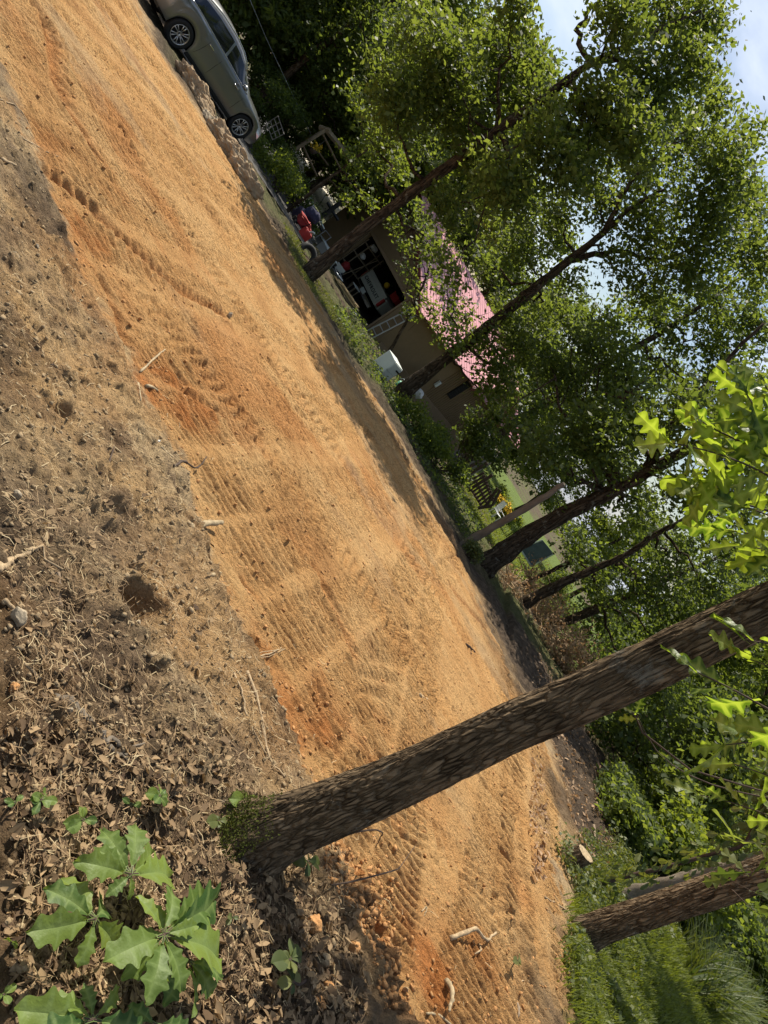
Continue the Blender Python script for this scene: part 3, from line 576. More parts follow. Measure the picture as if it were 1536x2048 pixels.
# plated bark: a net of dark fissures between long plates
def barkshade(m, sc1=26, zs=.30, dist=.012):
    t = m.node_tree; b_ = t.nodes['Principled BSDF']; src_ = b_.inputs['Base Color'].links[0].from_socket; N = t.nodes.new
    tc = N('ShaderNodeTexCoord'); mp_ = N('ShaderNodeMapping'); mp_.inputs['Scale'].default_value = (1, 1, zs); mp_.inputs['Rotation'].default_value = (0, .0, 0); t.links.new(tc.outputs['Object'], mp_.inputs[0])
    nz = N('ShaderNodeTexNoise'); nz.inputs['Scale'].default_value = 6; nz.inputs['Detail'].default_value = 5; t.links.new(mp_.outputs[0], nz.inputs[0])
    ad = N('ShaderNodeMix'); ad.data_type = 'RGBA'; ad.blend_type = 'LINEAR_LIGHT'; ad.inputs['Factor'].default_value = .09; t.links.new(mp_.outputs[0], ad.inputs['A']); t.links.new(nz.outputs['Color'], ad.inputs['B'])
    vo = N('ShaderNodeTexVoronoi'); vo.feature = 'DISTANCE_TO_EDGE'; vo.inputs['Scale'].default_value = sc1; t.links.new(ad.outputs['Result'], vo.inputs[0])
    vc = N('ShaderNodeTexVoronoi'); vc.inputs['Scale'].default_value = sc1; t.links.new(ad.outputs['Result'], vc.inputs[0])
    r = N('ShaderNodeValToRGB'); e = r.color_ramp.elements; e[0].position = .0; e[0].color = (.24, .21, .18, 1); e[1].position = .22; e[1].color = (1, 1, 1, 1); t.links.new(vo.outputs['Distance'], r.inputs[0])
    x = N('ShaderNodeMix'); x.data_type = 'RGBA'; x.blend_type = 'MULTIPLY'; x.inputs['Factor'].default_value = .85; t.links.new(src_, x.inputs['A']); t.links.new(r.outputs[0], x.inputs['B'])
    r2 = N('ShaderNodeMapRange'); r2.inputs['To Min'].default_value = .72; r2.inputs['To Max'].default_value = 1.32; sc_ = N('ShaderNodeSeparateColor'); t.links.new(vc.outputs['Color'], sc_.inputs[0]); t.links.new(sc_.outputs[0], r2.inputs[0])
    x2 = N('ShaderNodeMix'); x2.data_type = 'RGBA'; x2.blend_type = 'MULTIPLY'; x2.inputs['Factor'].default_value = 1; fz = N('ShaderNodeTexNoise'); fz.inputs['Scale'].default_value = 11; fz.inputs['Detail'].default_value = 4; t.links.new(tc.outputs['Object'], fz.inputs[0]); fr = N('ShaderNodeMapRange'); fr.inputs['From Min'].default_value = .4; fr.inputs['From Max'].default_value = .62; fr.inputs['To Min'].default_value = .25; t.links.new(fz.outputs['Fac'], fr.inputs[0]); t.links.new(fr.outputs[0], x.inputs['Factor']); t.links.new(x.outputs['Result'], x2.inputs['A']); t.links.new(r2.outputs[0], x2.inputs['B']); lz = N('ShaderNodeTexNoise'); lz.inputs['Scale'].default_value = 6; lz.inputs['Detail'].default_value = 7; lz.inputs['Roughness'].default_value = .7; t.links.new(tc.outputs['Object'], lz.inputs[0])
    lr = N('ShaderNodeMapRange'); lr.inputs['From Min'].default_value = .58; lr.inputs['From Max'].default_value = .66; lr.inputs['To Max'].default_value = .6; t.links.new(lz.outputs['Fac'], lr.inputs[0]); x3 = N('ShaderNodeMix'); x3.data_type = 'RGBA'; x3.inputs['B'].default_value = (.27, .25, .20, 1); t.links.new(lr.outputs[0], x3.inputs['Factor']); t.links.new(x2.outputs['Result'], x3.inputs['A']); t.links.new(x3.outputs['Result'], b_.inputs['Base Color'])
    mr = N('ShaderNodeMath'); mr.operation = 'MINIMUM'; mr.inputs[1].default_value = .22; t.links.new(vo.outputs['Distance'], mr.inputs[0]); ml = N('ShaderNodeMath'); ml.operation = 'MULTIPLY'; ml.inputs[1].default_value = 4.5; t.links.new(mr.outputs[0], ml.inputs[0])
    ma = N('ShaderNodeMath'); ma.operation = 'MULTIPLY_ADD'; ma.inputs[1].default_value = .6; t.links.new(nz.outputs['Fac'], ma.inputs[0]); t.links.new(ml.outputs[0], ma.inputs[2])
    bu = N('ShaderNodeBump'); bu.inputs['Distance'].default_value = dist; bu.inputs['Strength'].default_value = 1; old = b_.inputs['Normal'].links[0].from_socket; t.links.new(ma.outputs[0], bu.inputs['Height']); t.links.new(old, bu.inputs['Normal']); t.links.new(bu.outputs[0], b_.inputs['Normal'])
MT['barkstout'] = MT['barknear'].copy(); barkshade(MT['barknear'], 56, .22, .010); barkshade(MT['barkstout'], 42, .17, .018); barkshade(MT['bark'], 14, .14, .02)
TN = thing('oak_tree', 'nearest tree, its thick plated trunk with mossy foot crossing the picture', 'tree', tuple(bb))
np_path = pxpath([(430, 1722, 108), (470, 1700, 92), (520, 1676, 74), (580, 1650, 61), (700, 1603, 56), (850, 1537, 51), (1000, 1466, 49), (1150, 1402, 48), (1300, 1332, 48), (1400, 1283, 48), (1500, 1235, 48), (1640, 1168, 47), (1850, 1075, 44), (2200, 925, 40)], YN)
bark_trunk('trunk', np_path, MT['barknear'], TN, bb, 200, 900, .0052, 5, (9., 11.))
# moss on the foot: many tiny tufts
r = np.random.RandomState(8); mv = []
for k in range(3600):
    a = r.uniform(1.3, 4.6); hgt = r.uniform(-.02, .20)*r.uniform(.1, 1); rad = .092+.10*math.exp(-(hgt+.02)*14)*(.8+.4*math.sin(a*3+.7))+r.normal()*.005; mv.append((math.cos(a)*rad, math.sin(a)*rad*1.0, hgt+.01))
Vm, Fm = leaves(np.array(mv), .009, up=.3, seed=3, aspect=.5); mesh('moss', Vm, Fm, MT['moss'], TN, tint=r.uniform(0, .5, len(Fm)))

def leaf_geo(L_, Wd, lobes, depth, n=30, seed=0, teeth=0., curl=.12):
    r = random.Random(seed); V = []; F = []; ve = []
    ph = r.uniform(-.2, .2)
    for i in range(n+1):
        s = i/n; env = math.sin(math.pi*min(1, s*.93+.035))**.72*(.62+.55*s)*(1 if s < .8 else 1-.55*((s-.8)/.2)**2); c = .5+.5*math.cos(2*math.pi*(lobes*s+ph)); pk = c**(.8 if not teeth else 1.6)
        for sgn in (-1, 1):
            w = env*(1-depth*(1-pk))*Wd/2; fw = .10*L_*pk*depth
            zc = -curl*L_*(s-.35)**2*2
            for k, q in enumerate((0, .5, 1)):
                V.append((s*L_+fw*q*q, sgn*w*q, zc+.10*Wd*q*(1-.4*q)+.055*Wd*pk*q*(1.4-q)+(.045*L_*math.sin(8*s+sgn*1.3+ph*9)*q*s))); ve.append(1. if k == 0 else ((.8 if k == 1 else .35)*(pk > .86)))
    for i in range(n):
        for sg in (0, 1):
            for k in (0, 1):
                a = i*6+sg*3+k; b = a+6; F.append((a, a+1, b+1, b) if sg else (a, b, b+1, a+1))
    # stalk
    m0 = len(V); V += [(-.16*L_, -.004*1, 0), (-.16*L_, .004, 0), (.02*L_, .003, .0), (.02*L_, -.003, 0)]; F.append((m0, m0+1, m0+2, m0+3)); ve += [1.]*4
    return np.array(V), np.array(F), np.array(ve)
def leafset(name, items, m, parent, o0, lobes, depth, ratio, seed=0, teeth=0., curl=.12):
    """items: (base point, tip point, normal hint)"""
    r = np.random.RandomState(seed); VV = []; FF = []; TT_ = []; VE = []; n = 0
    for k, (a, b, nh) in enumerate(items):
        a, b = np.array(a, float), np.array(b, float); L_ = np.linalg.norm(b-a); X_ = (b-a)/L_; N_ = np.array(nh, float)+r.normal(size=3)*.12; N_ -= X_*N_.dot(X_); N_ /= np.linalg.norm(N_); Y_ = np.cross(N_, X_)
        V, F, ve = leaf_geo(L_, L_*ratio*r.uniform(.85, 1.15), lobes+r.randint(-1, 1)*.5, depth, seed=seed+k, teeth=teeth, curl=curl)
        VV.append(a+V[:, :1]*X_+V[:, 1:2]*Y_+V[:, 2:3]*N_-np.array(o0)); FF.append(F+n); n += len(V); TT_.append(np.full(len(V), r.uniform(0, 1))); VE.append(ve)
    o = mesh(name, np.concatenate(VV), np.concatenate(FF), m, parent, True, tint=np.concatenate(TT_)); a = o.data.attributes.new('vein', 'FLOAT', 'POINT'); a.data.foreach_set('value', np.concatenate(VE).astype(np.float32)); return o
def spray(name, twigs, nl, m, parent, o0, yd, Ls, seed, lobes=3.5, depth=.68, ratio=.62, face=(0, -1, .1), root=None):
    r = random.Random(seed); mb = MB(); items = []; s0 = Vector(at(twigs[0][0][0], twigs[0][0][1], yd+twigs[0][0][2]))-Vector(o0)
    if root is None: q = min(np_path[-3:], key=lambda p: (Vector(p[:3])-Vector(o0)-s0).length); rt = Vector(q[:3])-Vector(o0)
    else: rt = Vector(at(*root))-Vector(o0)
    mb.tube(bend(rt, s0, 6, .025, seed), [.016, .014, .012, .010, .008, .006, .005], 6)
    for tw in twigs[1:]: mb.tube(bend(s0, Vector(at(tw[0][0], tw[0][1], yd+tw[0][2]))-Vector(o0), 3, .05, seed), .0042, 5)
    for tw in twigs:
        P = [Vector(at(px, py, yd+dy)) for px, py, dy in tw]; Q = [Vector(q) for q in dense([tuple(p) for p in P], 10)]
        mb.tube([q-Vector(o0) for q in Q], [.0042-.0003*k for k in range(10)], 5)
        for k in range(nl):
            i = r.randint(2, 9) if k else 9; b = Q[i]; d = (Q[i]-Q[i-1]).normalized(); side = Vector((r.gauss(0, 1), r.gauss(0, .55), r.gauss(-.1, 1))); l = Ls*r.uniform(.7, 1.2); t_ = b+(d*(.9 if k else 2)+side*.75).normalized()*l
            nrm = Vector(face)+Vector((r.gauss(0, .5), r.gauss(0, .4), r.gauss(.2, .55))); items.append((b, t_, nrm))
    br = mb.obj(name, MT['darktwig'], parent, True); leafset('leaves', items, m, br, (0, 0, 0) if not parent else o0, lobes, depth, ratio, seed)
    return br
spray('leafy_branch', [[(1620, 1010, .1), (1540, 950, 0), (1440, 905, -.05), (1340, 885, -.1)], [(1600, 900, 0), (1530, 850, 0), (1495, 790, 0)], [(1610, 960, 0), (1520, 900, .05), (1430, 860, .1), (1400, 840, 0)], [(1620, 1030, .2), (1520, 980, .1), (1440, 960, .1), (1400, 960, 0)], [(1610, 1000, .2), (1540, 930, .2), (1470, 900, .2)], [(1620, 1080, .3), (1540, 1030, .2), (1480, 1010, .2)], [(1610, 880, .2), (1560, 820, .15), (1530, 770, .1)], [(1600, 1040, .25), (1500, 1010, .2), (1440, 1000, .2), (1405, 985, .15)]], 11, MT['leafN'], TN, bb, 2.05, .115, 41)
spray('leafy_branch', [[(1630, 1130, 0), (1560, 1090, 0), (1500, 1065, 0), (1450, 1060, 0)], [(1620, 1150, .1), (1540, 1100, .1), (1480, 1090, .1)]], 6, MT['leafN'], TN, bb, 2.3, .12, 42)
spray('leafy_branch', [[(1640, 1610, .3), (1500, 1592, .3), (1390, 1562, .2), (1310, 1512, .1), (1285, 1460, 0), (1272, 1425, 0)], [(1285, 1465, 0), (1270, 1430, 0), (1245, 1412, 0)]], 2, MT['leafN'], TN, bb, 3.0, .085, 43)
spray('leafy_branch', [[(1640, 1480, 0), (1540, 1420, 0), (1450, 1370, 0), (1395, 1345, 0)], [(1640, 1380, .3), (1560, 1340, .2), (1480, 1310, .2)], [(1640, 1440, .3), (1540, 1480, .2), (1450, 1490, .2)], [(1640, 1340, .2), (1560, 1290, .2), (1490, 1280, .2)]], 5, MT['leafN'], TN, bb, 1.75, .12, 44, face=(.4, -.6, .8))
spray('leafy_branch', [[(1640, 1600, .1), (1560, 1560, 0), (1480, 1530, 0), (1440, 1520, 0)], [(1640, 1680, .3), (1540, 1630, .3), (1450, 1600, .3), (1400, 1590, .3)], [(1640, 1540, .2), (1560, 1500, .2), (1490, 1470, .2)]], 6, MT['leafN'], TN, bb, 2.6, .13, 45, face=(.5, -.5, .9))
spray('leafy_branch', [[(1640, 1860, .1), (1560, 1810, 0), (1500, 1780, 0), (1460, 1760, 0)], [(1640, 1740, .1), (1560, 1740, 0), (1490, 1745, 0)], [(1640, 1700, .3), (1540, 1690, .3), (1470, 1680, .3)]], 7, MT['leafA'], TN, bb, 3.4, .15, 46, face=(.2, -.5, .9))

# unseen limb and leaf clump, added overhead to throw dappled shade on the bank
shade_blobs = [(-.72, 4.8, 4.6, .5, .42, .3, 26), (-.35, 4.55, 4.75, .4, .35, .3, 14)]; shade_blobs = [(a-bb[0], b-bb[1], c-bb[2], d, e, f, n) for a, b, c, d, e, f, n in shade_blobs]; qt = np_path[-1]
shade_limb = MB().tube(bend(Vector(qt[:3])-Vector(bb), Vector(shade_blobs[0][:3]), 6, .03, 3), [.03, .026, .022, .018, .014, .01, .006], 6).obj('limb', MT['darktwig'], TN, True); crown('crown', shade_blobs, MT['leafA'], TN, .12, 501, 14, .12)
# stout tree to the right
gr = G(1150, 1868); YR = float(gr[1])+.1
TR = thing('pine_tree', 'stout rough barked tree at the right edge of the graded clay', 'tree', tuple(gr))
bark_trunk('trunk', pxpath([(1130, 1880, 38), (1165, 1868, 32), (1230, 1845, 29), (1350, 1808, 30), (1440, 1778, 31), (1540, 1742, 30), (1700, 1685, 28), (2000, 1580, 24)], YR), MT['barkstout'], TR, gr, 130, 420, .010, 15, (11., 7.))
spray('branch', [[(1470, 1785, 0), (1500, 1815, -.1), (1520, 1830, -.1)]], 2, MT['leafA'], TR, gr, YR-.2, .14, 47, root=(1460, 1772, YR))
# vine stem with heart-shaped leaves
vb = G(1190, 1772); TV = thing('vine', 'leafy vine climbing a thin stem in front of the mottled trunk', 'vine', tuple(vb))
YV = float(vb[1]); mb = MB(); vp = dense([tuple(vb)]+[tuple(at(a, b, YV)) for a, b in ((1215, 1762), (1300, 1742), (1360, 1727), (1430, 1706), (1490, 1694), (1512, 1640), (1545, 1585))], 30)
mb.tube([Vector(q)-Vector(vb) for q in vp], [.026-.0004*k for k in range(30)], 8); mb.obj('stem', MT['darktwig'], TV, True)
r = random.Random(9); it = []
for q in vp[1:]:
    for k in range(7):
        b = Vector(q)+Vector((r.gauss(0, .10), r.gauss(0, .08), r.gauss(.02, .10))); it.append((b, b+Vector((r.gauss(0, .5), r.gauss(0, .5), -.9)).normalized()*r.uniform(.06, .12), (r.gauss(0, .5), -1, .5+r.random())))
leafset('leaves', it, MT['weeds'], TV, vb, 1, .0, .62, 51)

# ---------------------------------------------------------------- shrubs, brush, low plants
def shrub(name, label, px, py, y, blobs, m, size=.1, seed=1, cat='shrub', group=None, per=14, sig=.12):
    c = at(px, py, y); z0 = g1(c[0], c[1]); T = thing(name, label, cat, (c[0], c[1], z0), group=group); B = [(a, b, d, e, e, e*.85, n) for a, b, d, e, n in blobs]; mb = MB(); r = random.Random(seed)
    for b in B:
        for k in range(3): mb.tube(bend((r.gauss(0, .05), r.gauss(0, .05), -.05), (b[0]+r.gauss(0, .1), b[1], b[2]), 4, .15, seed+k), [.014, .012, .009, .006, .003], 5)
    mb.obj('stems', MT['darktwig'], T, True); crown('foliage', B, m, T, size, seed, per, sig); return T
def cl(n, rx, ry, h, e, sp, seed):
    r = random.Random(seed); return [(r.uniform(-rx, rx), r.uniform(-ry, ry), h*r.uniform(.35, .9), e*r.uniform(.8, 1.2), sp) for _ in range(n)]
shrub('shrub', 'round broad leaved shrub at the edge of the driveway by the porch', 578, 365, 22, cl(6, .5, .4, .9, .38, 34, 1), MT['leafC'], .09, 61)
shrub('shrub', 'dark shrub under the porch rail beside the sunlit terrace', 622, 395, 24.5, cl(6, .6, .4, .9, .36, 30, 2), MT['leafB'], .09, 62)
shrub('shrub', 'low grassy shrub just ahead of the car bonnet', 545, 300, 22.5, cl(5, .5, .5, .6, .30, 26, 3), MT['leafC'], .08, 63)
shrub('shrub', 'trimmed leafy mound below the porch roof beam', 605, 330, 24.5, cl(5, .5, .4, 1.2, .36, 30, 4), MT['leafA'], .09, 64)
shrub('shrub', 'bright green feathery bush in front of the garage wing', 838, 868, 17.5, cl(8, .75, .4, .5, .24, 46, 5), MT['leafC'], .075, 65)
shrub('shrub', 'dark arching bush beneath the wing siding', 880, 925, 18.5, cl(7, .8, .5, .7, .28, 30, 6), MT['leafB'], .085, 66)
shrub('shrub', 'small pale leaved bush at the foot of the snag', 955, 1105, 13.4, cl(4, .18, .15, .40, .15, 26, 7), MT['weeds'], .05, 67, sig=.06)
shrub('shrub', 'tall leafy shrub hiding the right end of the garage wing', 935, 930, 24, cl(8, 1.0, .6, 2.6, .55, 40, 8), MT['leafB'], .12, 68)
shrub('shrub', 'orange flowering bush behind the white lawn chair', 985, 1048, 44, cl(9, 1.5, .7, 1.5, .5, 34, 9), MT['leafC'], .12, 69)
for k, (px, py, y, w, h, mt, lb) in enumerate(((1215, 1560, 18, 1.1, 1.2, 'leafB', 'dark bush beyond the brown track ruts'), (1245, 1650, 14.5, .9, .9, 'leafC', 'light green bush between the two dark trunks'), (1300, 1740, 11, .8, 1.0, 'leafC', 'sunlit bush under the curved dark trunk'), (1190, 1500, 20, 1.2, 1.6, 'leafB', 'tall dark thicket beside the near trunk'), (1350, 1720, 14, 1.2, 1.6, 'leafA', 'green thicket behind the climbing vine'), (1440, 1690, 13, 1.2, 1.9, 'leafC', 'yellow green thicket in the sun beside the mottled trunk'), (1330, 1640, 19, 1.4, 2.0, 'leafA', 'bushy undergrowth behind the curved trunk'), (1480, 1760, 17, 1.6, 1.8, 'leafB', 'shaded thicket behind the stout tree'), (1500, 1900, 15, 1.5, 1.2, 'leafA', 'rounded undergrowth right of the day lilies'), (1530, 1980, 12, 1.2, 1.0, 'leafB', 'dark undergrowth at the far right corner'), (1150, 1380, 22, 1.3, 1.5, 'leafB', 'dark bush behind the brush pile and near trunk'), (1110, 1230, 30, 1.6, 2.0, 'leafA', 'green shrubs rising behind the brush piles'), (500, 235, 25, 1.6, 2.2, 'leafB', 'dark bushes right behind the silver car'), (545, 215, 27, 1.8, 2.2, 'leafA', 'bushes behind the wire trellis'), (590, 250, 30, 1.8, 2.0, 'leafB', 'dark hedge behind the open porch frame'), (530, 130, 24, 1.8, 2.4, 'leafB', 'tall dark bushes above the roof of the car'))):
    shrub('shrub', lb, px, py, y, cl(9, w, w*.6, h, .42, 42, 20+k), MT[mt], .10, 80+k)
def brush(name, label, px, py, y, rx, h, n, seed, leafn):
    c = at(px, py, y); z0 = g1(c[0], c[1]); T = thing(name, label, 'brush pile', (c[0], c[1], z0)); r = random.Random(seed); mb = MB(); pts = []
    for k in range(n):
        a = Vector((r.gauss(0, rx*.5), r.gauss(0, rx*.35), r.uniform(-.05, h*.5))); d = Vector((r.gauss(0, 1), r.gauss(0, .7), r.gauss(.25, .6))).normalized()*r.uniform(.4, 1.2); b = a+d; b.z = min(max(b.z, 0), h); w = r.choice([.006, .008, .012, .02])
        P = bend(a, b, 4, .2, seed+k); mb.tube(P, [w, w*.8, w*.7, w*.5, w*.3], 5); pts += P
    mb.obj('branches', MT['root'], T, True); q = np.array([tuple(r.choice(pts)+Vector((r.gauss(0, .08), r.gauss(0, .08), r.gauss(0, .06)))) for _ in range(leafn)])
    V, F = leaves(q, .075, up=.2, seed=seed); mesh('dry_leaves', V, F, MT['drybrush'], T, tint=np.random.RandomState(seed).uniform(0, 1, len(F)))
brush('brush_pile', 'tall tangled pile of cut brown branches behind the near trunk', 1118, 1320, 17.5, 1.0, 1.25, 160, 3, 2600)
brush('brush_pile', 'dry reddish brush heap in front of the sunlit lawn', 1050, 1195, 21.5, .8, 1.0, 90, 4, 1500)
brush('brush_pile', 'pile of dead branches between the two slender dark trunks', 1075, 1240, 20, .8, 1.2, 90, 5, 1500)
brush('brush_pile', 'low mat of brown branches at the foot of the thick oak', 1010, 1175, 17.2, .7, .35, 70, 6, 500)

# ground cover, grass and litter: nobody could count these
def scatter(n, px0, px1, py0, py1, test=None, seed=1, ymax=60, ymin=0.9):
    """points on the ground spread over a window of the view"""
    r = np.random.RandomState(seed); out = []; tot = 0
    for _ in range(60):
        a, b = r.uniform(px0, px1, 4*n), r.uniform(py0, py1, 4*n); u, v = a-768., b-1024.; X_ = (CC*u+SS*v)/FPX; Y_ = (SS*u-CC*v)/FPX
        ry, rz = math.cos(PITCH)+Y_*math.sin(PITCH), -math.sin(PITCH)+Y_*math.cos(PITCH); ok = rz < -.02; X_, ry, rz = X_[ok], ry[ok], rz[ok]
        lo, hi = np.full(len(X_), .5), np.full(len(X_), 160.)
        for _k in range(22): mid = (lo+hi)/2; ab = EYE+rz*mid > base(ry*mid); lo = np.where(ab, mid, lo); hi = np.where(ab, hi, mid)
        p = np.stack([X_*hi, ry*hi], 1); k = (p[:, 1] > ymin) & (p[:, 1] < ymax)
        if test is not None: k &= test(p[:, 0], p[:, 1])
        out.append(p[k]); tot += int(k.sum())
        if tot >= n: break
    return np.concatenate(out)[:n]
def polytest(P):
    P = list(P); return lambda a, b: inside(a, b, P)
def blades(P, h, w, seed, lean=.35):
    r = np.random.RandomState(seed); n = len(P); z0 = gzz(P[:, 0], P[:, 1]); a = r.uniform(0, 2*np.pi, n); d = np.stack([np.cos(a), np.sin(a)], 1); H = h*r.uniform(.5, 1.3, n); W_ = w*r.uniform(.7, 1.3, n); l = H*lean*r.uniform(.2, 2, n)
    b = np.stack([P[:, 0], P[:, 1], z0-.01], 1); sd = np.stack([-d[:, 1], d[:, 0], np.zeros(n)], 1)*W_[:, None]*.5
    m1 = b+np.stack([d[:, 0]*l*.3, d[:, 1]*l*.3, H*.6], 1); tp_ = b+np.stack([d[:, 0]*l, d[:, 1]*l, H], 1)
    V = np.stack([b-sd, b+sd, m1+sd*.8, m1-sd*.8, tp_+sd*.15, tp_-sd*.15], 1).reshape(-1, 3); k = np.arange(n)[:, None]*6
    return V, np.concatenate([k+np.array([[0, 1, 2, 3]]), k+np.array([[3, 2, 4, 5]])])
def stuffo(name, V, F, m, tint): o = mesh(name, V, F, m, tint=tint); return tag(o, kind='stuff')
P = scatter(60000, 1120, 1536, 1690, 2048, polytest(T1), 1, 30); r = np.random.RandomState(1); P = P+r.normal(size=P.shape)*.08
V, F = blades(P, .085, .011, 2); n_ = fbm(P[:, 0], P[:, 1], 1.5, 3, 7)+.5; stuffo('grass', V, F, MT['grass'], np.tile(np.clip(n_*.6+r.uniform(0, .4, len(P)), 0, 1), 2))
P = scatter(30000, 900, 1300, 930, 1260, lambda a, b: b > 22, 3, 75); V, F = blades(P, .10, .03, 4); stuffo('lawn_grass', V, F, MT['grass'], np.random.RandomState(3).uniform(.4, 1, len(F)))
P = scatter(5000, 540, 760, 430, 760, polytest(T2), 5, 32); V, F = blades(P, .06, .016, 6); stuffo('verge_grass', V, F, MT['weeds'], np.random.RandomState(4).uniform(.3, 1, len(F)))
# broad-leaved ground cover
def cover(name, P, size, hgt, m, seed, per=5):
    r = np.random.RandomState(seed); q = np.repeat(P, per, 0)+r.normal(size=(len(P)*per, 2))*size*.9; z0 = gzz(q[:, 0], q[:, 1]); q3 = np.stack([q[:, 0], q[:, 1], z0+r.uniform(.1, 1, len(q))*hgt], 1)
    V, F = leaves(q3, size, up=.7, aspect=.6, seed=seed); stuffo(name, V, F, m, r.uniform(0, 1, len(F)))
gcp = [gb(*q) for q in [(1130, 1690), (1200, 1640), (1290, 1700), (1400, 1760), (1536, 1860), (1536, 1780), (1330, 1640), (1240, 1590), (1180, 1600)]]
cover('ground_cover', scatter(1500, 1110, 1420, 1670, 1880, lambda a, b: a > 3.9+2.0*fbm(a, b, 1.3, 3, 6), 7, 14, 4.5), .042, .14, MT['weeds'], 71)
cover('weeds', scatter(420, 1125, 1260, 1860, 2048, lambda a, b: (a > 3.75+1.6*fbm(a, b, 1.6, 3, 5)) & (a < 5.4), 8, 9, 3.5), .04, .09, MT['weeds'], 72)
cover('undergrowth', scatter(9000, 1180, 1536, 1560, 2048, lambda a, b: (b > 9.5) & ~inside(a, b, T1), 9, 30, 9), .09, .45, MT['leafA'], 73)
cover('understorey', scatter(1500, 640, 960, 620, 1080, lambda a, b: (b > 19.5) | ((b > 14.5) & (seg_dist(a, b, OFAR) > 1.5)), 10, 28, 13), .07, .18, MT['leafB'], 74)
P = scatter(2200, 1340, 1536, 1860, 2048, lambda a, b: (b > 8) & (b < 13) & (a > 6.3), 11, 16, 7); V, F = blades(P, .45, .022, 12, .9); stuffo('day_lilies', V, F, MT['weeds'], np.random.RandomState(9).uniform(0, .6, len(F)))
# dead leaves and straw on the near soil
def litter(name, P, size, m, seed, up=.9, lift=.010):
    r = np.random.RandomState(seed); q = np.stack([P[:, 0], P[:, 1], gzz(P[:, 0], P[:, 1])+lift*r.uniform(.2, 2, len(P))], 1); n = len(q)
    nrm = r.normal(size=(n, 3))*.55; nrm[:, 2] = 1; nrm /= np.linalg.norm(nrm, axis=1)[:, None]; d = r.normal(size=(n, 3)); d -= nrm*(d*nrm).sum(1)[:, None]; d /= np.linalg.norm(d, axis=1)[:, None]; w = np.cross(nrm, d)
    L_ = size*r.uniform(.4, 1.4, (n, 1)); W_ = L_*r.uniform(.12, .32, (n, 1)); c = L_*r.uniform(-.1, .36, (n, 1))
    k1 = r.uniform(.5, 1.3, (n, 1)); V = np.stack([q-d*L_*.5, q-d*L_*.2+w*W_*k1+nrm*c, q+d*L_*.2+w*W_*.6/k1+nrm*c*.8, q+d*L_*.5+nrm*c*.3, q+d*L_*.25-w*W_*.9+nrm*c, q-d*L_*.2-w*W_+nrm*c*.7, q], 1).reshape(-1, 3)
    k = np.arange(n)[:, None]*7; F = np.concatenate([k+np.array([[0, 1, 2, 6]]), k+np.array([[6, 2, 3, 4]]), k+np.array([[0, 6, 4, 5]])]); stuffo(name, V, F, m, np.tile(r.uniform(0, 1, n), 3))
nearp = lambda a, b: inside(a, b, NEARP)
litter('leaf_litter', np.concatenate([scatter(2300, -40, 480, 1480, 2100, lambda a, b: nearp(a, b) & (b < 2.25+1.6*fbm(a, b, 2.2, 3, 9)), 13, 5, .5), scatter(800, 430, 600, 1640, 2100, nearp, 14, 5, .5), scatter(260, -20, 420, 1000, 1600, nearp, 15, 6, .5)]), .034, MT['deadleaf'], 81)
litter('bark_litter', scatter(2600, 1060, 1300, 1290, 1760, lambda a, b: seg_dist(a, b, OFAR) > .3, 16, 22, 5), .06, MT['drybrush'], 82)
def straw(name, P, l, w, m, seed):
    r = np.random.RandomState(seed); n = len(P); z0 = gzz(P[:, 0], P[:, 1]); a = r.uniform(0, np.pi, n); L_ = l*r.uniform(.3, 1.3, n); d = np.stack([np.cos(a), np.sin(a), r.normal(size=n)*.2], 1)*L_[:, None]; c = np.stack([P[:, 0], P[:, 1], z0+.006+r.uniform(0, .012, n)], 1); k_ = np.stack([-np.sin(a), np.cos(a), np.zeros(n)], 1)
    bw = k_*L_[:, None]*r.normal(size=(n, 1))*.18; W_ = k_*w*r.uniform(.5, 1.5, (n, 1)); u = np.array([0, 0, 1.])*w
    V = np.stack([c-d*.5-W_, c-d*.5+W_, c+bw+W_+u, c+bw-W_+u, c+d*.5+W_, c+d*.5-W_], 1).reshape(-1, 3); k = np.arange(n)[:, None]*6; stuffo(name, V, np.concatenate([k+np.array([[0, 1, 2, 3]]), k+np.array([[3, 2, 4, 5]])]), m, np.tile(r.uniform(0, 1, n), 2))
straw('straw', np.concatenate([scatter(1300, -20, 600, 500, 2060, nearp, 17, 7, .5), scatter(500, 300, 1100, 300, 2048, None, 18, 9, 2)]), .05, .0010, MT['drygrass'], 83)
straw('root_hairs', scatter(4200, -20, 600, 1000, 2060, nearp, 19, 6, .5), .07, .0009, MT['deadleaf'], 84)
# crumbs and clods of soil
def clods(name, P, s0, s1, m, seed, flat=.7):
    r = np.random.RandomState(seed); bm = bmesh.new(); bmesh.ops.create_icosphere(bm, subdivisions=1, radius=1); bv = np.array([v.co[:] for v in bm.verts]); bf = np.array([[v.index for v in f.verts] for f in bm.faces]); bm.free(); n = len(P)
    sz = s0*(s1/s0)**(r.uniform(0, 1, n)**2.2); j = np.clip(1+r.normal(size=(n, len(bv)))*.33, .4, 1.9); V = bv[None]*j[..., None]*sz[:, None, None]*r.uniform(.7, 1.3, (n, 1, 3)); V[..., 2] *= flat; V += np.stack([P[:, 0], P[:, 1], gzz(P[:, 0], P[:, 1])+sz*.15], 1)[:, None]
    o = mesh(name, V.reshape(-1, 3), (bf[None]+(np.arange(n)*len(bv))[:, None, None]).reshape(-1, 3), m); tag(o, kind='stuff'); return o
MT['moss2'] = 0; MT['clodb'] = mat('brown_clods', (.31, .225, .13), .95, spec=.1, noise=(30, .35), bump=(60, .006)); MT['clodo'] = mat('clay_clods', (.42, .22, .09), .95, spec=.1, noise=(14, .3), bump=(60, .006))
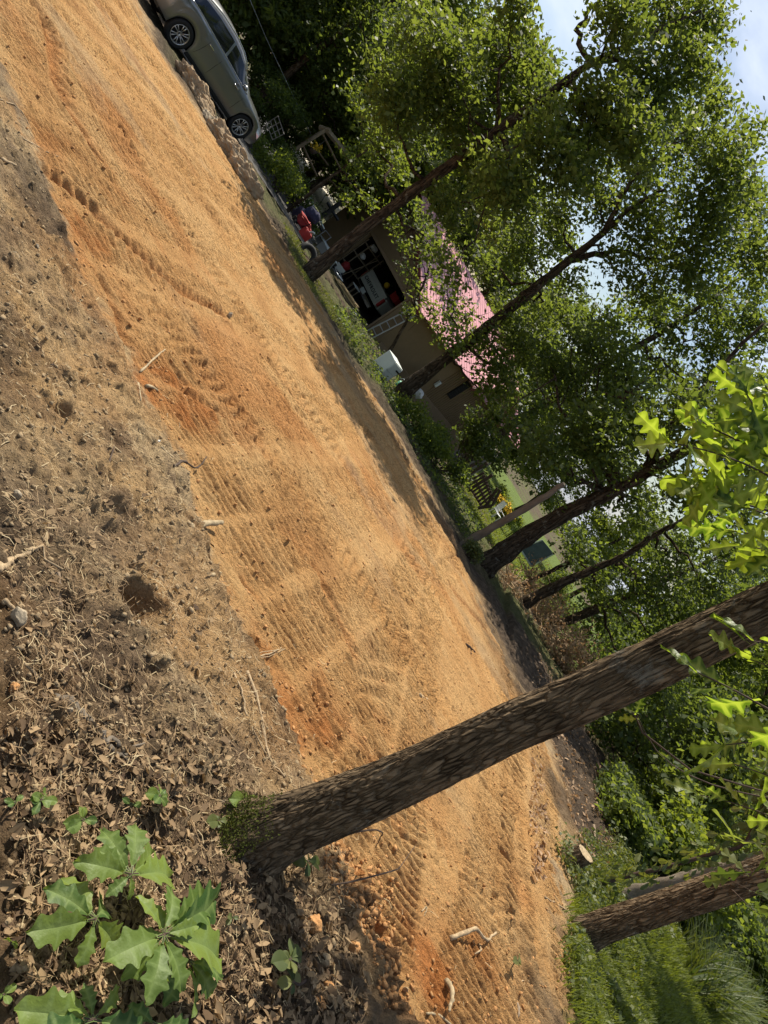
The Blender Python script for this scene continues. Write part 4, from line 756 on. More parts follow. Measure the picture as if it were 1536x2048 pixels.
clods('soil_crumbs', scatter(9000, -40, 600, 200, 2090, nearp, 20, 7, .5), .0018, .013, MT['clodb'], 85)
clods('clay_crumbs', scatter(5500, 0, 1150, 0, 2048, lambda a, b: inside(a, b, OPOLY) & ~nearp(a, b), 21, 14, 1.2), .003, .016, MT['clodo'], 86)
bp_ = scatter(2200, 560, 800, 1700, 2070, lambda a, b: seg_dist(a, b, EDGE) < .5, 22, 3.6, .8); clods('bank_clods', bp_, .003, .017, MT['clodo'], 87, .9)

# ---------------------------------------------------------------- garage
P0 = Vector(at(742, 690, 28.87)); FV = Vector((-.83, .557, 0)).normalized(); RV = Vector((.557, .83, 0)).normalized(); UZ = Vector((0, 0, 1))
def WP(s, q, h): return FV*s+RV*q+UZ*h           # relative to the front right corner
def prism(pts, dirv, th):
    """flat polygon with a thickness"""
    n = len(pts); V = [Vector(p) for p in pts]+[Vector(p)+dirv*th for p in pts]; F = [tuple(range(n))[::-1], tuple(range(n, 2*n))]+[(i, (i+1) % n, n+(i+1) % n, n+i) for i in range(n)]; return V, F
GA = thing('garage', 'tan garage with faded red metal roof and an open cluttered doorway', 'garage', tuple(P0))
mb = MB()
for poly in ([(0, 0), (.95, 0), (.95, 2.1), (0, 2.1)], [(5.6, 0), (8.2, 0), (8.2, 2.1), (5.6, 2.1)], [(0, 2.1), (8.2, 2.1), (8.2, 3.75), (5.6, 4.75), (0, 2.5)]):
    mb.add(*prism([WP(s, 0, h) for s, h in poly], RV, .12))
mb.obj('front_wall', MT['siding'], GA)
mb = MB(); mb.add(*prism([WP(0, q, h) for q, h in ((.122, -.4), (9.6, -.4), (9.6, 2.5), (7.6, 3.95), (5.6, 2.5), (.122, 2.5))], FV, .12))
for k in range(36):
    q = 4.3+k*.15; hh = 2.46 if q < 5.6 else (2.5+(q-5.6)*.725 if q < 7.6 else 2.5+(9.6-q)*.725)-.06
    if q < 9.6: c = WP(-.012, q, (hh+.15)/2); mb.box(tuple(c), (.05, .05, hh-.15), math.atan2(RV.y, RV.x))
mb.obj('side_wall', MT['siding'], GA)
mb = MB(); mb.add(*prism([WP(-.01, q, h) for q, h in ((.15, -.3), (9.6, -.3), (9.6, .42), (.15, .42))], -FV, .05)); mb.obj('skirt_board', MT['trim'], GA)
vt = MB().box(tuple(WP(-.05, 5.35, 1.72)), (.42, .05, 1.1), math.atan2(RV.y, RV.x)).obj('louvre_vent', MT['blackpl'], GA)
vl = MB()
for k in range(9): vl.box(tuple(WP(-.085, 5.35, 1.24+k*.12)), (.38, .03, .03), math.atan2(RV.y, RV.x), rx=.5)
vl.obj('slats', MT['blackpl'], vt)
boxo('wall_lamp', tuple(WP(-.12, 4.1, 1.15)), (.14, .14, .32), MT['white'], GA, math.atan2(RV.y, RV.x), bv=.02)
# roof: ribbed slopes
def slope(name, a, b, c, d, rib=.3, m='roof'):
    """a-b eave, d-c ridge"""
    a, b, c, d = map(Vector, (a, b, c, d)); n = (b-a).cross(d-a).normalized(); n = n if n.z > 0 else -n; mb = MB(); mb.add(*prism([a, b, c, d], n, .04)); L_ = (b-a).length; k = 0
    while k*rib < L_:
        u = k*rib/L_; p, q = a.lerp(b, u), d.lerp(c, u); t_ = (b-a).normalized()*.018; mb.add([p-t_+n*.04, p+t_+n*.04, p+n*.062, q-t_+n*.04, q+t_+n*.04, q+n*.062], [(0, 1, 2), (3, 5, 4), (0, 2, 5, 3), (1, 4, 5, 2)]); k += 1
    return mb.obj(name, MT[m], GA)
slope('roof', WP(-.35, -.35, 2.36), WP(-.35, 12, 2.36), WP(5.6, 12, 4.83), WP(5.6, -.35, 4.83))
slope('roof', WP(11.2, 12, 2.9), WP(11.2, -.35, 2.9), WP(5.61, -.35, 4.83), WP(5.61, 12, 4.83))
slope('wing_roof', WP(-.4, 5.3, 2.32), WP(3.4, 5.3, 2.55), WP(3.6, 7.6, 4.15), WP(-.4, 7.6, 4.10))
slope('wing_roof', WP(3.4, 9.9, 2.55), WP(-.4, 9.9, 2.32), WP(-.4, 7.61, 4.10), WP(3.6, 7.61, 4.15))
mb = MB(); mb.add(*prism([WP(s, -.39, h) for s, h in ((-.4, 2.20), (-.4, 2.36), (5.6, 4.86), (5.6, 4.66))], RV, .035)); mb.obj('rake_trim', MT['redtrim'], GA); mb = MB(); mb.add(*prism([WP(s, -.39, h) for s, h in ((5.605, 4.66), (5.605, 4.86), (11.25, 2.95), (11.25, 2.75))], RV, .035)); mb.obj('rake_trim', MT['redtrim'], GA); mb = MB()
mb.add(*prism([WP(-.44, q, h) for q, h in ((5.25, 2.14), (5.25, 2.32), (7.6, 4.13), (7.6, 3.95))], -FV, .03)); mb.obj('rake_trim', MT['redtrim'], GA)
mb = MB()
for c, d in (((.90, 1.05), (.10, 2.1)), ((5.65, 1.05), (.10, 2.1)), ((3.27, 2.15), (4.86, .12))): mb.box(tuple(WP(c[0], -.03, c[1])), (d[0], .06, d[1]), math.atan2(FV.y, FV.x))
mb.obj('door_frame', MT['trim'], GA)
boxo('slab', tuple(WP(3.6, -1.0, -.09)), (9.2, 1.9, .18), MT['concrete'], GA, math.atan2(FV.y, FV.x), bv=.02)
mb = MB(); an = math.atan2(FV.y, FV.x)
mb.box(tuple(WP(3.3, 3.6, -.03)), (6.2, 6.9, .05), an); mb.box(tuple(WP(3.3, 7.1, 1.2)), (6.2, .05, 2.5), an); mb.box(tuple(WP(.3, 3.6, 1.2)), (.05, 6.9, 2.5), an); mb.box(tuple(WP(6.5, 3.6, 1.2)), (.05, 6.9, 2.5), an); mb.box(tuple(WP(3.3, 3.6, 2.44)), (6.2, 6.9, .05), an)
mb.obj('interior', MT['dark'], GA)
def gthing(name, label, cat, s, q, h, rz=0, group=None): return thing(name, label, cat, tuple(P0+WP(s, q, h)), an+rz, group)   # local x along the front wall (towards the left), y out of the building... front face is -y
# pickup seen from behind inside: local x = -FV so that lettering reads from outside
PK = thing('pickup_truck', 'old cream pickup parked inside the garage with its tailgate to the doorway', 'pickup truck', tuple(P0+WP(4.15, 1.3, -.22)), an+math.pi); PK.scale = (1.2, 1.2, 1.2)
# its local y: rotated RV -> points back out of the garage, so -y... build with dep towards the inside
ins = Matrix.Rotation(-(an+math.pi), 3, 'Z') @ RV; sg = 1 if ins.y > 0 else -1
boxo('bed', (0, sg*1.1, .93), (1.86, 2.1, .50), MT['truck'], PK, bv=.05)
tg = boxo('tailgate', (0, sg*-.02, .98), (1.70, .07, .56), MT['truck'], PK, bv=.02)
boxo('tailgate_panel', (0, sg*-.075, .92), (1.52, .03, .30), MT['truck'], PK, bv=.012)
boxo('tail_light', (-.88, sg*-.02, .95), (.10, .08, .36), MT['redb'], PK, bv=.01); boxo('tail_light', (.88, sg*-.02, .95), (.10, .08, .36), MT['redb'], PK, bv=.01)
boxo('bumper', (0, sg*-.12, .52), (1.86, .14, .17), MT['chrome'], PK, bv=.03); boxo('licence_plate', (0, sg*-.20, .60), (.32, .012, .16), MT['white'], PK)
boxo('cab', (0, sg*2.9, 1.25), (1.62, 1.2, .62), MT['truck'], PK, bv=.12); boxo('rear_window', (0, sg*2.28, 1.36), (1.3, .03, .34), MT['glass'], PK, bv=.03)
for xx in (-.78, .78):
    w_ = MB().tube([(xx-.11, sg*.95, .36), (xx+.11, sg*.95, .36)], .36, 24).obj('wheel', MT['rubber'], PK); bevel(w_, .03)
tx = D.curves.new('lettering', 'FONT'); tx.body = 'CHEVROLET'; tx.size = .20; tx.extrude = .006; tx.align_x = 'CENTER'; tx.align_y = 'CENTER'; tx.space_character = 1.28; tx.offset = .003
to = D.objects.new('lettering', tx); COL.objects.link(to); dg = bpy.context.evaluated_depsgraph_get(); me_ = D.meshes.new_from_object(to.evaluated_get(dg)); D.objects.remove(to)
lt = D.objects.new('lettering', me_); COL.objects.link(lt); me_.materials.clear(); me_.materials.append(MT['blackpl']); lt.parent = PK; lt.location = (0, sg*-.098, .92); lt.rotation_euler = (math.pi/2, 0, 0 if sg > 0 else math.pi)
T = gthing('storage_box', 'red plastic storage box standing behind the pickup tailgate', 'box', 3.7, 2.2, 1.30); boxo('body', (0, 0, .16), (.55, .4, .30), MT['redb'], T, bv=.03); boxo('lid', (0, 0, .33), (.6, .45, .05), MT['red'], T, bv=.02)
o = MB(); 
def ball(name, c, r_, m, parent=None, sc_=(1, 1, 1), j=0, seed=0, sub=3, rough=0):
    bm = bmesh.new(); bmesh.ops.create_icosphere(bm, subdivisions=sub, radius=r_); rr = random.Random(seed)
    ph = [rr.uniform(0, 6) for _ in range(6)]; from mathutils import noise as mn
    if rough: cuts = [(Vector((rr.gauss(0, 1), rr.gauss(0, 1), rr.gauss(0, 1))).normalized(), rr.uniform(.55, .85)) for _ in range(9)]
    for v in bm.verts:
        n = v.co.normalized(); k = 1+j*(math.sin(n.x*3+ph[0])*math.sin(n.y*4+ph[1])+.6*math.sin(n.z*6+ph[2]+n.x*4)+.35*math.sin(n.y*11+ph[3])*math.sin(n.x*9+ph[4])+.3*rr.gauss(0, .5)*(sub < 3)); 
        if rough:
            q = n*1.
            for cn_, cd_ in cuts:
                e_ = q.dot(cn_)
                if e_ > cd_: q -= cn_*(e_-cd_)*.9
            k *= 1+rough*(mn.noise(n*2.3+Vector((seed, 0, 0)))*.5+mn.noise(n*6+Vector((0, seed, 0)))*.35+mn.noise(n*14)*.18); v.co = q*r_
        v.co = Vector((v.co.x*sc_[0], v.co.y*sc_[1], v.co.z*sc_[2]))*k
    me = D.meshes.new(name); bm.to_mesh(me); bm.free(); me.materials.append(m); me.polygons.foreach_set('use_smooth', [True]*len(me.polygons)); o = D.objects.new(name, me); COL.objects.link(o); o.location = c
    if parent: o.parent = parent
    return o
tag(ball('ball', P0+WP(4.7, 2.1, 1.42), .14, MT['yellow'], j=.02), 'dull yellow ball above the cream tailgate', 'ball')
T = gthing('shelf', 'cluttered shelf along the left wall inside the doorway', 'shelf', 5.35, .9, 0)
for h in (.5, 1.1, 1.7): boxo('shelf_board', (0, .2, h), (.5, 1.2, .04), MT['wood'], T)
for xx, yy in ((-.22, -.3), (.22, -.3), (-.22, .75), (.22, .75)): boxo('post', (xx, yy, .95), (.04, .04, 1.9), MT['wood'], T)
tag(ball('sack', P0+WP(5.25, .45, 1.27), .15, MT['bag'], sc_=(1, .8, .9), j=.12, seed=1), 'pale sack on the middle shelf inside the doorway', 'sack')
tag(ball('sack', P0+WP(5.3, .5, 1.86), .15, MT['bag'], sc_=(1.3, .8, .8), j=.14, seed=2), 'white crumpled sack on the top shelf by the door head', 'sack')
tag(ball('sack', P0+WP(5.1, .2, .42), .2, MT['red'], sc_=(1, .8, 1.1), j=.12, seed=3), 'dull red sack on the floor beside the shelf', 'sack')
T = gthing('stool', 'small stool with pale seat in front of the pickup bumper', 'stool', 3.6, .25, 0); boxo('seat', (0, 0, .45), (.36, .36, .05), MT['white'], T, bv=.02)
for xx in (-.14, .14):
    for yy in (-.14, .14): boxo('leg', (xx, yy, .22), (.035, .035, .44), MT['wood'], T)
tag(MB().tube([tuple(P0+WP(4.9, .3, 0)), tuple(P0+WP(4.75, .7, 1.75))], .018, 8).obj('pole', MT['wood']), 'thin pale pole leaning inside the left of the doorway', 'pole')
# ladder leaning at the corner
LD = gthing('ladder', 'aluminium ladder leaning on the garage corner', 'ladder', .12, -.45, -.05)
mb = MB(); A_, B_ = Vector((-.24, 0, 0)), Vector((-.20, .35*(1 if True else 1), 2.05)); 
LDi = Matrix.Rotation(-an, 3, 'Z') @ RV; sy_ = 1 if LDi.y > 0 else -1
for xx in (-.25, .25): o = MB().tube([(xx, 0, 0), (xx*.9, sy_*.38, 2.15)], .028, 6).obj('rail', MT['alu'], LD)
for k in range(7): u = (k+.6)/7.2; o = MB().tube([(-.25, sy_*.38*u, 2.15*u), (.25, sy_*.38*u, 2.15*u)], .020, 6).obj('rung', MT['alu'], LD)
# cabinet
c = G(757, 744); CB = thing('cabinet', 'white metal cabinet standing against the shaded side wall', 'cabinet', (c[0], c[1], c[2]-.05), math.atan2(RV.y, RV.x)); sc_c = c[1]/26.
W_c = .56*sc_c; H_c = .84*sc_c
boxo('body', (0, 0, H_c/2), (W_c, .5, H_c), MT['white'], CB, bv=.015); boxo('door', (0, -.262, H_c*.26), (W_c*.94, .022, H_c*.46), MT['white'], CB, bv=.008); boxo('door', (0, -.262, H_c*.74), (W_c*.94, .022, H_c*.44), MT['white'], CB, bv=.008); boxo('handle', (.1, -.285, H_c*.78), (.14, .02, .04), MT['blackpl'], CB)
# objects along the side wall
def atG(px, py): c = G(px, py); return (c[0], c[1], g1(c[0], c[1]))
c = atG(789, 776); PT = thing('plant_pot', 'teal plastic bucket lying by the foot of the slim oak', 'bucket', c)
o = MB().tube([(0, 0, 0), (0, 0, .24)], [.11, .15], 20).obj('body', MT['teal'], PT, True); o.rotation_euler = (.5, .3, 0); MB().tube([(-.15, 0, .26), (-.08, 0, .36), (.08, 0, .36), (.15, 0, .26)], .006, 6).obj('handle', MT['galv'], PT)
T = thing('board', 'pale board leaning on the wall behind the slim oak', 'board', atG(820, 786)); boxo('board', (0, 0, .28), (.10, .5, .6), MT['barkpale'], T, .6, ry=.25)
T = thing('plank_stack', 'old planks leaning on the shaded side wall above the bucket', 'planks', tuple(P0+WP(-.5, 2.3, -.1)), math.atan2(RV.y, RV.x))
for k in range(4): boxo('plank', (.12*k, -.05*k, .55+.1*k), (.12, .03, 1.3), MT['wood'], T, .1*k, ry=.35+.1*k)
T = thing('rubble_bag', 'pale lumpy bag at the skirt of the siding beside the tree', 'bag', tuple(P0+WP(-.4, 3.6, .1))); ball('sack', (0, 0, .18), .24, MT['bag'], T, (1.1, .8, .9), .12, 5)
# lumber along the slab
c0, c1 = Vector(at(676, 556, 26.0)), Vector(at(714, 614, 25.2)); T = thing('lumber_stack', 'stack of long yellow boards laid along the garage apron', 'lumber', tuple((c0+c1)/2), math.atan2(c1.y-c0.y, c1.x-c0.x)); Ll = (c1-c0).length; tl = math.asin((c1.z-c0.z)/Ll)
for k in range(5): boxo('board', (.05*k, (k % 3-1)*.15, -.06+.06*(k//3)+.01*k), (Ll*(1-.06*k), .13, .045), MT['lumber'], T, .01*k, ry=-tl)
T = thing('white_bag', 'small crumpled white bag at the end of the lumber stack', 'bag', tuple(at(704, 633, 26))); ball('bag', (0, 0, 0), .17, MT['bag'], T, (1, .8, 1), .16, 6)
# hand truck and folding table before the door
c = Vector(at(676, 548, 26.8)); T = thing('hand_truck', 'chrome framed hand truck lying on the garage apron', 'hand truck', tuple(c), math.radians(-60))
MB().tube([(-.55, -.18, 0), (.55, -.18, .05), (.62, 0, .06), (.55, .18, .05), (-.55, .18, 0)], .022, 8).obj('frame', MT['galv'], T, True); boxo('toe_plate', (-.58, 0, .1), (.03, .42, .22), MT['galv'], T)
for yy in (-.2, .2): MB().tube([(-.5, yy-.03, 0), (-.5, yy+.03, 0)], .1, 16).obj('wheel', MT['rubber'], T)
c = Vector(at(650, 512, 28)); T = thing('grill', 'grey metal grill cart with a bright white edge by the garage wall', 'grill', (c.x, c.y, c.z-.45), math.atan2(FV.y, FV.x))
boxo('body', (0, 0, .45), (1.0, .5, .45), MT['galv'], T, bv=.03); boxo('shelf', (0, 0, .70), (1.1, .56, .04), MT['white'], T, bv=.01); boxo('side_shelf', (.78, 0, .68), (.4, .45, .03), MT['galv'], T)
for xx in (-.45, .45):
    for yy in (-.2, .2): boxo('leg', (xx, yy, .11), (.04, .04, .24), MT['blackpl'], T)
MB().tube([(.98, -.2, .1), (.98, -.2, .95), (.98, .2, .95), (.98, .2, .1)], .015, 6).obj('handle', MT['galv'], T)
# red cart with dark bags on the driveway
c = Vector(at(597, 452, 22)); z0 = g1(c.x, c.y); T = thing('garden_cart', 'red garden cart with a long handle parked on the driveway', 'cart', (c.x, c.y, z0), math.radians(-58)); T.scale = (.78, .78, .78)
boxo('tub', (0, 0, .42), (1.0, .52, .26), MT['red'], T, bv=.05); boxo('tub_rim', (0, 0, .56), (1.06, .58, .03), MT['redb'], T, bv=.01)
MB().tube([(.5, 0, .35), (.95, 0, .55), (1.15, 0, .95)], .018, 8).obj('handle', MT['blackpl'], T)
for xx in (-.35, .35):
    for yy in (-.28, .28): w_ = MB().tube([(xx, yy-.04, .15), (xx, yy+.04, .15)], .15, 18).obj('wheel', MT['rubber'], T)
q = Vector((math.cos(-1.012), math.sin(-1.012), 0))
tag(ball('fabric_bag', Vector((c.x, c.y, z0+.68))+q*.05, .24, MT['navy'], sc_=(1.1, .9, .8), j=.1, seed=8), 'navy fabric bag heaped on the red cart', 'bag')
tag(ball('fabric_bag', Vector((c.x, c.y, z0+.25))-q*.95, .27, MT['navy'], sc_=(1.2, .9, .9), j=.12, seed=9), 'dark navy bag lying on the driveway behind the red cart', 'bag')
c2 = Vector(at(608, 470, 21.5)); T = thing('gas_can', 'bright red fuel can beside the red cart', 'fuel can', (c2.x, c2.y, g1(c2.x, c2.y)), -.8); boxo('body', (0, 0, .19), (.44, .26, .38), MT['redb'], T, bv=.06); MB().tube([(.1, 0, .38), (.2, 0, .46), (.34, 0, .5)], .03, 8).obj('spout', MT['white'], T); boxo('handle', (-.04, 0, .42), (.2, .05, .04), MT['redb'], T, bv=.015)
c = atG(607, 512); T = thing('tyre', 'worn black tyre lying in the mossy verge', 'tyre', c)
bm = bmesh.new(); seg, rg = 28, 10
for i in range(seg):
    for j in range(rg): a, b = 2*math.pi*i/seg, 2*math.pi*j/rg; R_ = .20+.075*math.cos(b); bm.verts.new((R_*math.cos(a), R_*math.sin(a), .08+.075*math.sin(b)))
bm.verts.ensure_lookup_table()
for i in range(seg):
    for j in range(rg): bm.faces.new([bm.verts[k] for k in (i*rg+j, ((i+1) % seg)*rg+j, ((i+1) % seg)*rg+(j+1) % rg, i*rg+(j+1) % rg)])
me = D.meshes.new('tread'); bm.to_mesh(me); bm.free(); me.materials.append(MT['rubber']); me.polygons.foreach_set('use_smooth', [True]*len(me.polygons)); o = D.objects.new('tread', me); COL.objects.link(o); o.parent = T; o.rotation_euler = (.9, .2, .4)

# ---------------------------------------------------------------- porch
pb = Vector(at(650, 330, 26.5)); PO = thing('porch', 'open timber porch frame joined to the garage by the driveway', 'porch', (pb.x, pb.y, g1(pb.x, pb.y)))
o0 = Vector(PO.location)
def beam(name, a, b, w, m='wood', y0=26, y1=None):
    A, B = Vector(at(a[0], a[1], y0)), Vector(at(b[0], b[1], y1 or y0)); return MB().tube([A-o0, B-o0], w, 4).obj(name, MT[m], PO)
beam('post', (588, 300), (655, 257), .075, y0=26); beam('roof_beam', (654, 260), (722, 345), .10, y0=26, y1=28.5); beam('roof_beam', (639, 254), (660, 262), .09, y0=26)
beam('rail', (603, 285), (634, 352), .035, 'trim', 26, 27.5); beam('rail', (643, 263), (685, 346), .035, 'trim', 26, 28); beam('rail', (634, 300), (656, 330), .03, 'trim', 27, 28)
beam('post', (655, 425), (690, 398), .09, 'blackpl', 27); beam('post', (622, 446), (654, 425), .09, 'blackpl', 27)
beam('deck_rail', (612, 400), (645, 463), .05, 'blackpl', 27, 27.5); beam('deck_rail', (620, 395), (648, 458), .035, 'white', 27.6, 28); beam('deck_rail', (655, 405), (676, 440), .06, 'blackpl', 27.2, 27.8)
c = Vector(at(630, 297, 25.8)); T = thing('hanging_basket', 'yellow flowering basket hanging inside the porch frame', 'hanging basket', tuple(c))
MB().tube([(0, 0, -.2), (0, 0, 0)], [.10, .18], 16).obj('pot', MT['darktwig'], T, True); MB().tube([(0, 0, 0), (0, 0, .5)], .006, 5).obj('hanger', MT['wire'], T)
P_, tn = spray_pts([(0, 0, .05, .22, .22, .14, 16)], 91, 12, .04); V, F = leaves(P_, .06, seed=5); mesh('flowers', V, F, MT['yellow'], T, tint=tn); P_, tn = spray_pts([(0, 0, -.02, .24, .24, .14, 10)], 92, 12, .04); V, F = leaves(P_, .06, seed=6); mesh('foliage', V, F, MT['leafC'], T, tint=tn)
T = thing('wire_trellis', 'rusty wire trellis panel beyond the car bonnet', 'trellis', tuple(at(548, 262, 22))); mb = MB(); t0 = Vector(T.location)
c00, c10, c01, c11 = [Vector(at(a, b, 22))-t0 for a, b in ((533, 247), (545, 280), (556, 232), (568, 268))]
for k in range(4): u = k/3; mb.tube([c00.lerp(c10, u), c01.lerp(c11, u)], .010, 5)
for k in range(4): u = k/3; mb.tube([c00.lerp(c01, u), c10.lerp(c11, u)], .012, 5)
mb.obj('grid', MT['wire'], T)
wp = [Vector(at(a, b, yy)) for a, b, yy in ((490, -30, 20), (500, 0, 20.5), (533, 78, 21.8), (572, 161, 23.4), (606, 234, 25), (622, 268, 26))]; T = thing('overhead_wire', 'thin cable sagging down to the porch roof beam', 'cable', tuple(wp[-1])); MB().tube([w-wp[-1] for w in wp], .008, 5).obj('cable', MT['galv'], T)

# ---------------------------------------------------------------- yard beyond
c = Vector(at(935, 945, 33)); T = thing('grey_shed', 'plain grey shed wall seen past the garage wing', 'shed', tuple(c)); cs = [Vector(at(a, b, 33))-c for a, b in ((905, 905), (912, 962), (988, 918), (975, 862))]
mb = MB(); mb.add(*prism(cs, Vector((.1, 1, 0)).normalized(), 2.)); mb.obj('wall', mat('grey_wall', (.17, .16, .14), .8, noise=(2, .1)), T)
c = Vector(at(950, 985, 30)); T = thing('deck_stairs', 'dark timber deck and stairs silhouetted against the yellow flowers', 'deck', tuple(c))
def bm2(name, a, b, w, y=30): return MB().tube([Vector(at(a[0], a[1], y))-c, Vector(at(b[0], b[1], y))-c], w, 4).obj(name, MT['darktwig'], T)
for a, b, w in (((911, 951), (974, 914), .06), ((918, 960), (975, 926), .07), ((930, 985), (985, 950), .07), ((955, 1016), (984, 1012), .07), ((975, 1008), (995, 976), .06), ((984, 1012), (1001, 980), .06)): bm2('post', a, b, w)
mb = MB()
for k in range(9):
    u = k/8; a0, a1 = (933+u*30, 965+u*52), (968+u*20, 945+u*50); mb.tube([Vector(at(*a0, 30))-c, Vector(at(*a1, 30))-c], .045, 4)
for k in range(3): u = k/2; mb.tube([Vector(at(936+u*30, 968-u*18, 30.1))-c, Vector(at(966+u*20, 1016-u*14, 30.1))-c], .05, 4)
mb.obj('lattice', MT['darktwig'], T)
c = Vector(at(974, 1038, 40)); z0 = g1(c.x, c.y); T = thing('lawn_chair', 'white slatted lawn chair standing on the sunny lawn', 'chair', (c.x, c.y, z0), .9)
boxo('seat', (0, 0, .42), (.55, .5, .04), MT['whitepl'], T, bv=.01)
for xx in (-.25, .25):
    for yy in (-.2, .2): boxo('leg', (xx, yy, .2), (.05, .05, .42), MT['whitepl'], T)
for k in range(4): boxo('back_slat', (-.21+.14*k, .28, .75), (.09, .03, .66), MT['whitepl'], T, rx=-.2)
for xx in (-.3, .3): boxo('armrest', (xx, 0, .62), (.07, .5, .03), MT['whitepl'], T)
P_, tn = spray_pts([(-.5, 0, .95, .5, .4, .45, 16), (0, 0, .9, .5, .4, .45, 16), (.5, 0, .85, .5, .4, .45, 16)], 95, 10, .1); V, F = leaves(P_, .14, seed=7)
c = at(990, 1030, 43); T = thing('flower_bed', 'bank of yellow flowers behind the white lawn chair', 'flowers', (c[0], c[1], g1(c[0], c[1]))); mesh('flowers', V, F, MT['yellow'], T, tint=tn)
mb = MB(); rr = random.Random(2)
for k in range(40): a = rr.uniform(-1.8, 1.8); mb.tube([(a, 0, -.1), (a+rr.gauss(0, .1), 0, 1.1)], .012, 4)
mb.obj('stems', MT['leafC'], T)
c = Vector(at(1050, 1115, 44)); T = thing('fence_panel', 'framed dark mesh fence panel at the far side of the lawn', 'fence', tuple(c))
cc_ = [Vector(at(a, b, 44))-c for a, b in ((1040, 1097), (1062, 1133), (1108, 1108), (1085, 1080))]
MB().tube([cc_[0], cc_[1]], .06, 6).obj('rail', MT['galv'], T); MB().tube([cc_[0], cc_[3]], .045, 6).obj('post', MT['galv'], T); MB().tube([cc_[1], cc_[2]], .045, 6).obj('post', MT['galv'], T)
mb = MB(); mb.add(*prism(cc_, Vector((0, 1, 0)), .05)); mb.obj('mesh_screen', mat('dark_screen', (.07, .09, .11), .8, noise=(3, .3)), T)

# ---------------------------------------------------------------- car
wr = Vector(at(346, 73, 16.12)); wf = Vector(at(470, 256, 18.44)); hd = Vector((wf.x-wr.x, wf.y-wr.y, 0)); WB = hd.length; hd.normalize(); lf = Vector((-hd.y, hd.x, 0)); HW = .90
oc = Vector((wr.x, wr.y, 0))+lf*(HW-.10); zc = g1(wr.x, wr.y)+.02; zf = g1(wf.x, wf.y)+.02
CAR = thing('parked_car', 'silver hatchback parked on the asphalt driveway', 'car', (oc.x, oc.y, zc), math.atan2(hd.y, hd.x)); CAR.rotation_euler = (0, math.atan2(zc-zf, WB), math.atan2(hd.y, hd.x)); K = WB/2.68
def I(x_, t): return float(np.interp(x_, [a for a, b in t], [b for a, b in t]))
belt = [(-.95, .86), (-.7, .95), (-.2, .99), (.8, .96), (1.6, .93), (2.15, .90), (2.9, .80), (3.3, .70), (3.52, .56), (3.6, .48)]
roof = [(-.95, .90), (-.72, 1.02), (-.45, 1.22), (-.1, 1.37), (.35, 1.45), (.9, 1.47), (1.3, 1.43), (1.55, 1.36), (1.9, 1.16), (2.3, .965), (2.75, .90), (3.2, .78), (3.45, .66), (3.55, .55), (3.6, .50)]
wid = [(-.95, .70), (-.85, .80), (-.6, .88), (0, .915), (1.3, .925), (2.68, .915), (3.1, .85), (3.35, .74), (3.52, .58), (3.6, .40)]
xs = sorted(set([round(-.95+.035*k, 3) for k in range(131)]))
RA = .365
def zb(x_):
    z_ = I(x_, [(-.95, .42), (-.8, .30), (-.4, .24), (.4, .20), (2.3, .20), (3.1, .22), (3.5, .28), (3.6, .40)])
    for xc in (0, 2.68):
        if abs(x_-xc) < RA: z_ = max(z_, .32+math.sqrt(RA*RA-(x_-xc)**2))
    return z_
rows = []
for x_ in xs:
    b, w, rf, bt = zb(x_), I(x_, wid), I(x_, roof), I(x_, belt); b = min(b, bt-.05); gh = max(0, min(1, (rf-bt)/.25)); lv = lambda u: b+(bt-b)*u
    rows.append([(w*.955, b), (w*.985, lv(.16)), (w*1.0, lv(.40)), (w*.985, lv(.55)), (w*.995, lv(.70)), (w*.985, lv(.86)), (w*.94, lv(.97)), (w*.90, bt+.012),
        (w*(.90-.06*gh)-.02*(1-gh), bt+(rf-bt)*.30), (w*(.90-.20*gh)-.06*(1-gh), bt+(rf-bt)*.72), (w*(.90-.27*gh)-.12*(1-gh), bt+(rf-bt)*.90), (w*.50, rf-.012), (w*.22, rf), (0, rf+.003)])
nr_ = len(rows[0]); VB = []
for i, x_ in enumerate(xs):
    full = [(-a, c_) for a, c_ in rows[i]]+[(a, c_) for a, c_ in rows[i][:-1]][::-1]; VB += [(x_*K, a*K, c_*K) for a, c_ in full]
nc = 2*nr_-1; FB = {'body': [], 'side_window': [], 'windscreen': [], 'rear_window': []}
for i in range(len(xs)-1):
    xm = (xs[i]+xs[i+1])/2
    for j in range(nc-1):
        jj = j if j < nr_-1 else nc-2-j; key = 'body'
        if jj in (8,) or jj == 7:
            if -.42 < xm < 2.05 and not (.98 < xm < 1.06) and I(xm, roof)-I(xm, belt) > .13 and not (jj == 7 and False): key = 'side_window'
        if jj == 7 and key == 'side_window' and False: key = 'body'
        if jj >= 10 and 1.58 < xm < 2.26: key = 'windscreen'
        if jj >= 10 and -.70 < xm < -.22: key = 'rear_window'
        FB[key].append((i*nc+j, i*nc+j+1, (i+1)*nc+j+1, (i+1)*nc+j))
FB['body'] += [tuple(range(nc))[::-1], tuple((len(xs)-1)*nc+k for k in range(nc))]
for k_, m_ in (('body', 'paint'), ('side_window', 'glass'), ('windscreen', 'glass'), ('rear_window', 'glass')): o = mesh(k_, VB, FB[k_], MT[m_], CAR, True)
o = boxo('underbody', (1.3*K, 0, .40*K), (3.9*K, 1.50*K, .36*K), MT['blackpl'], CAR)
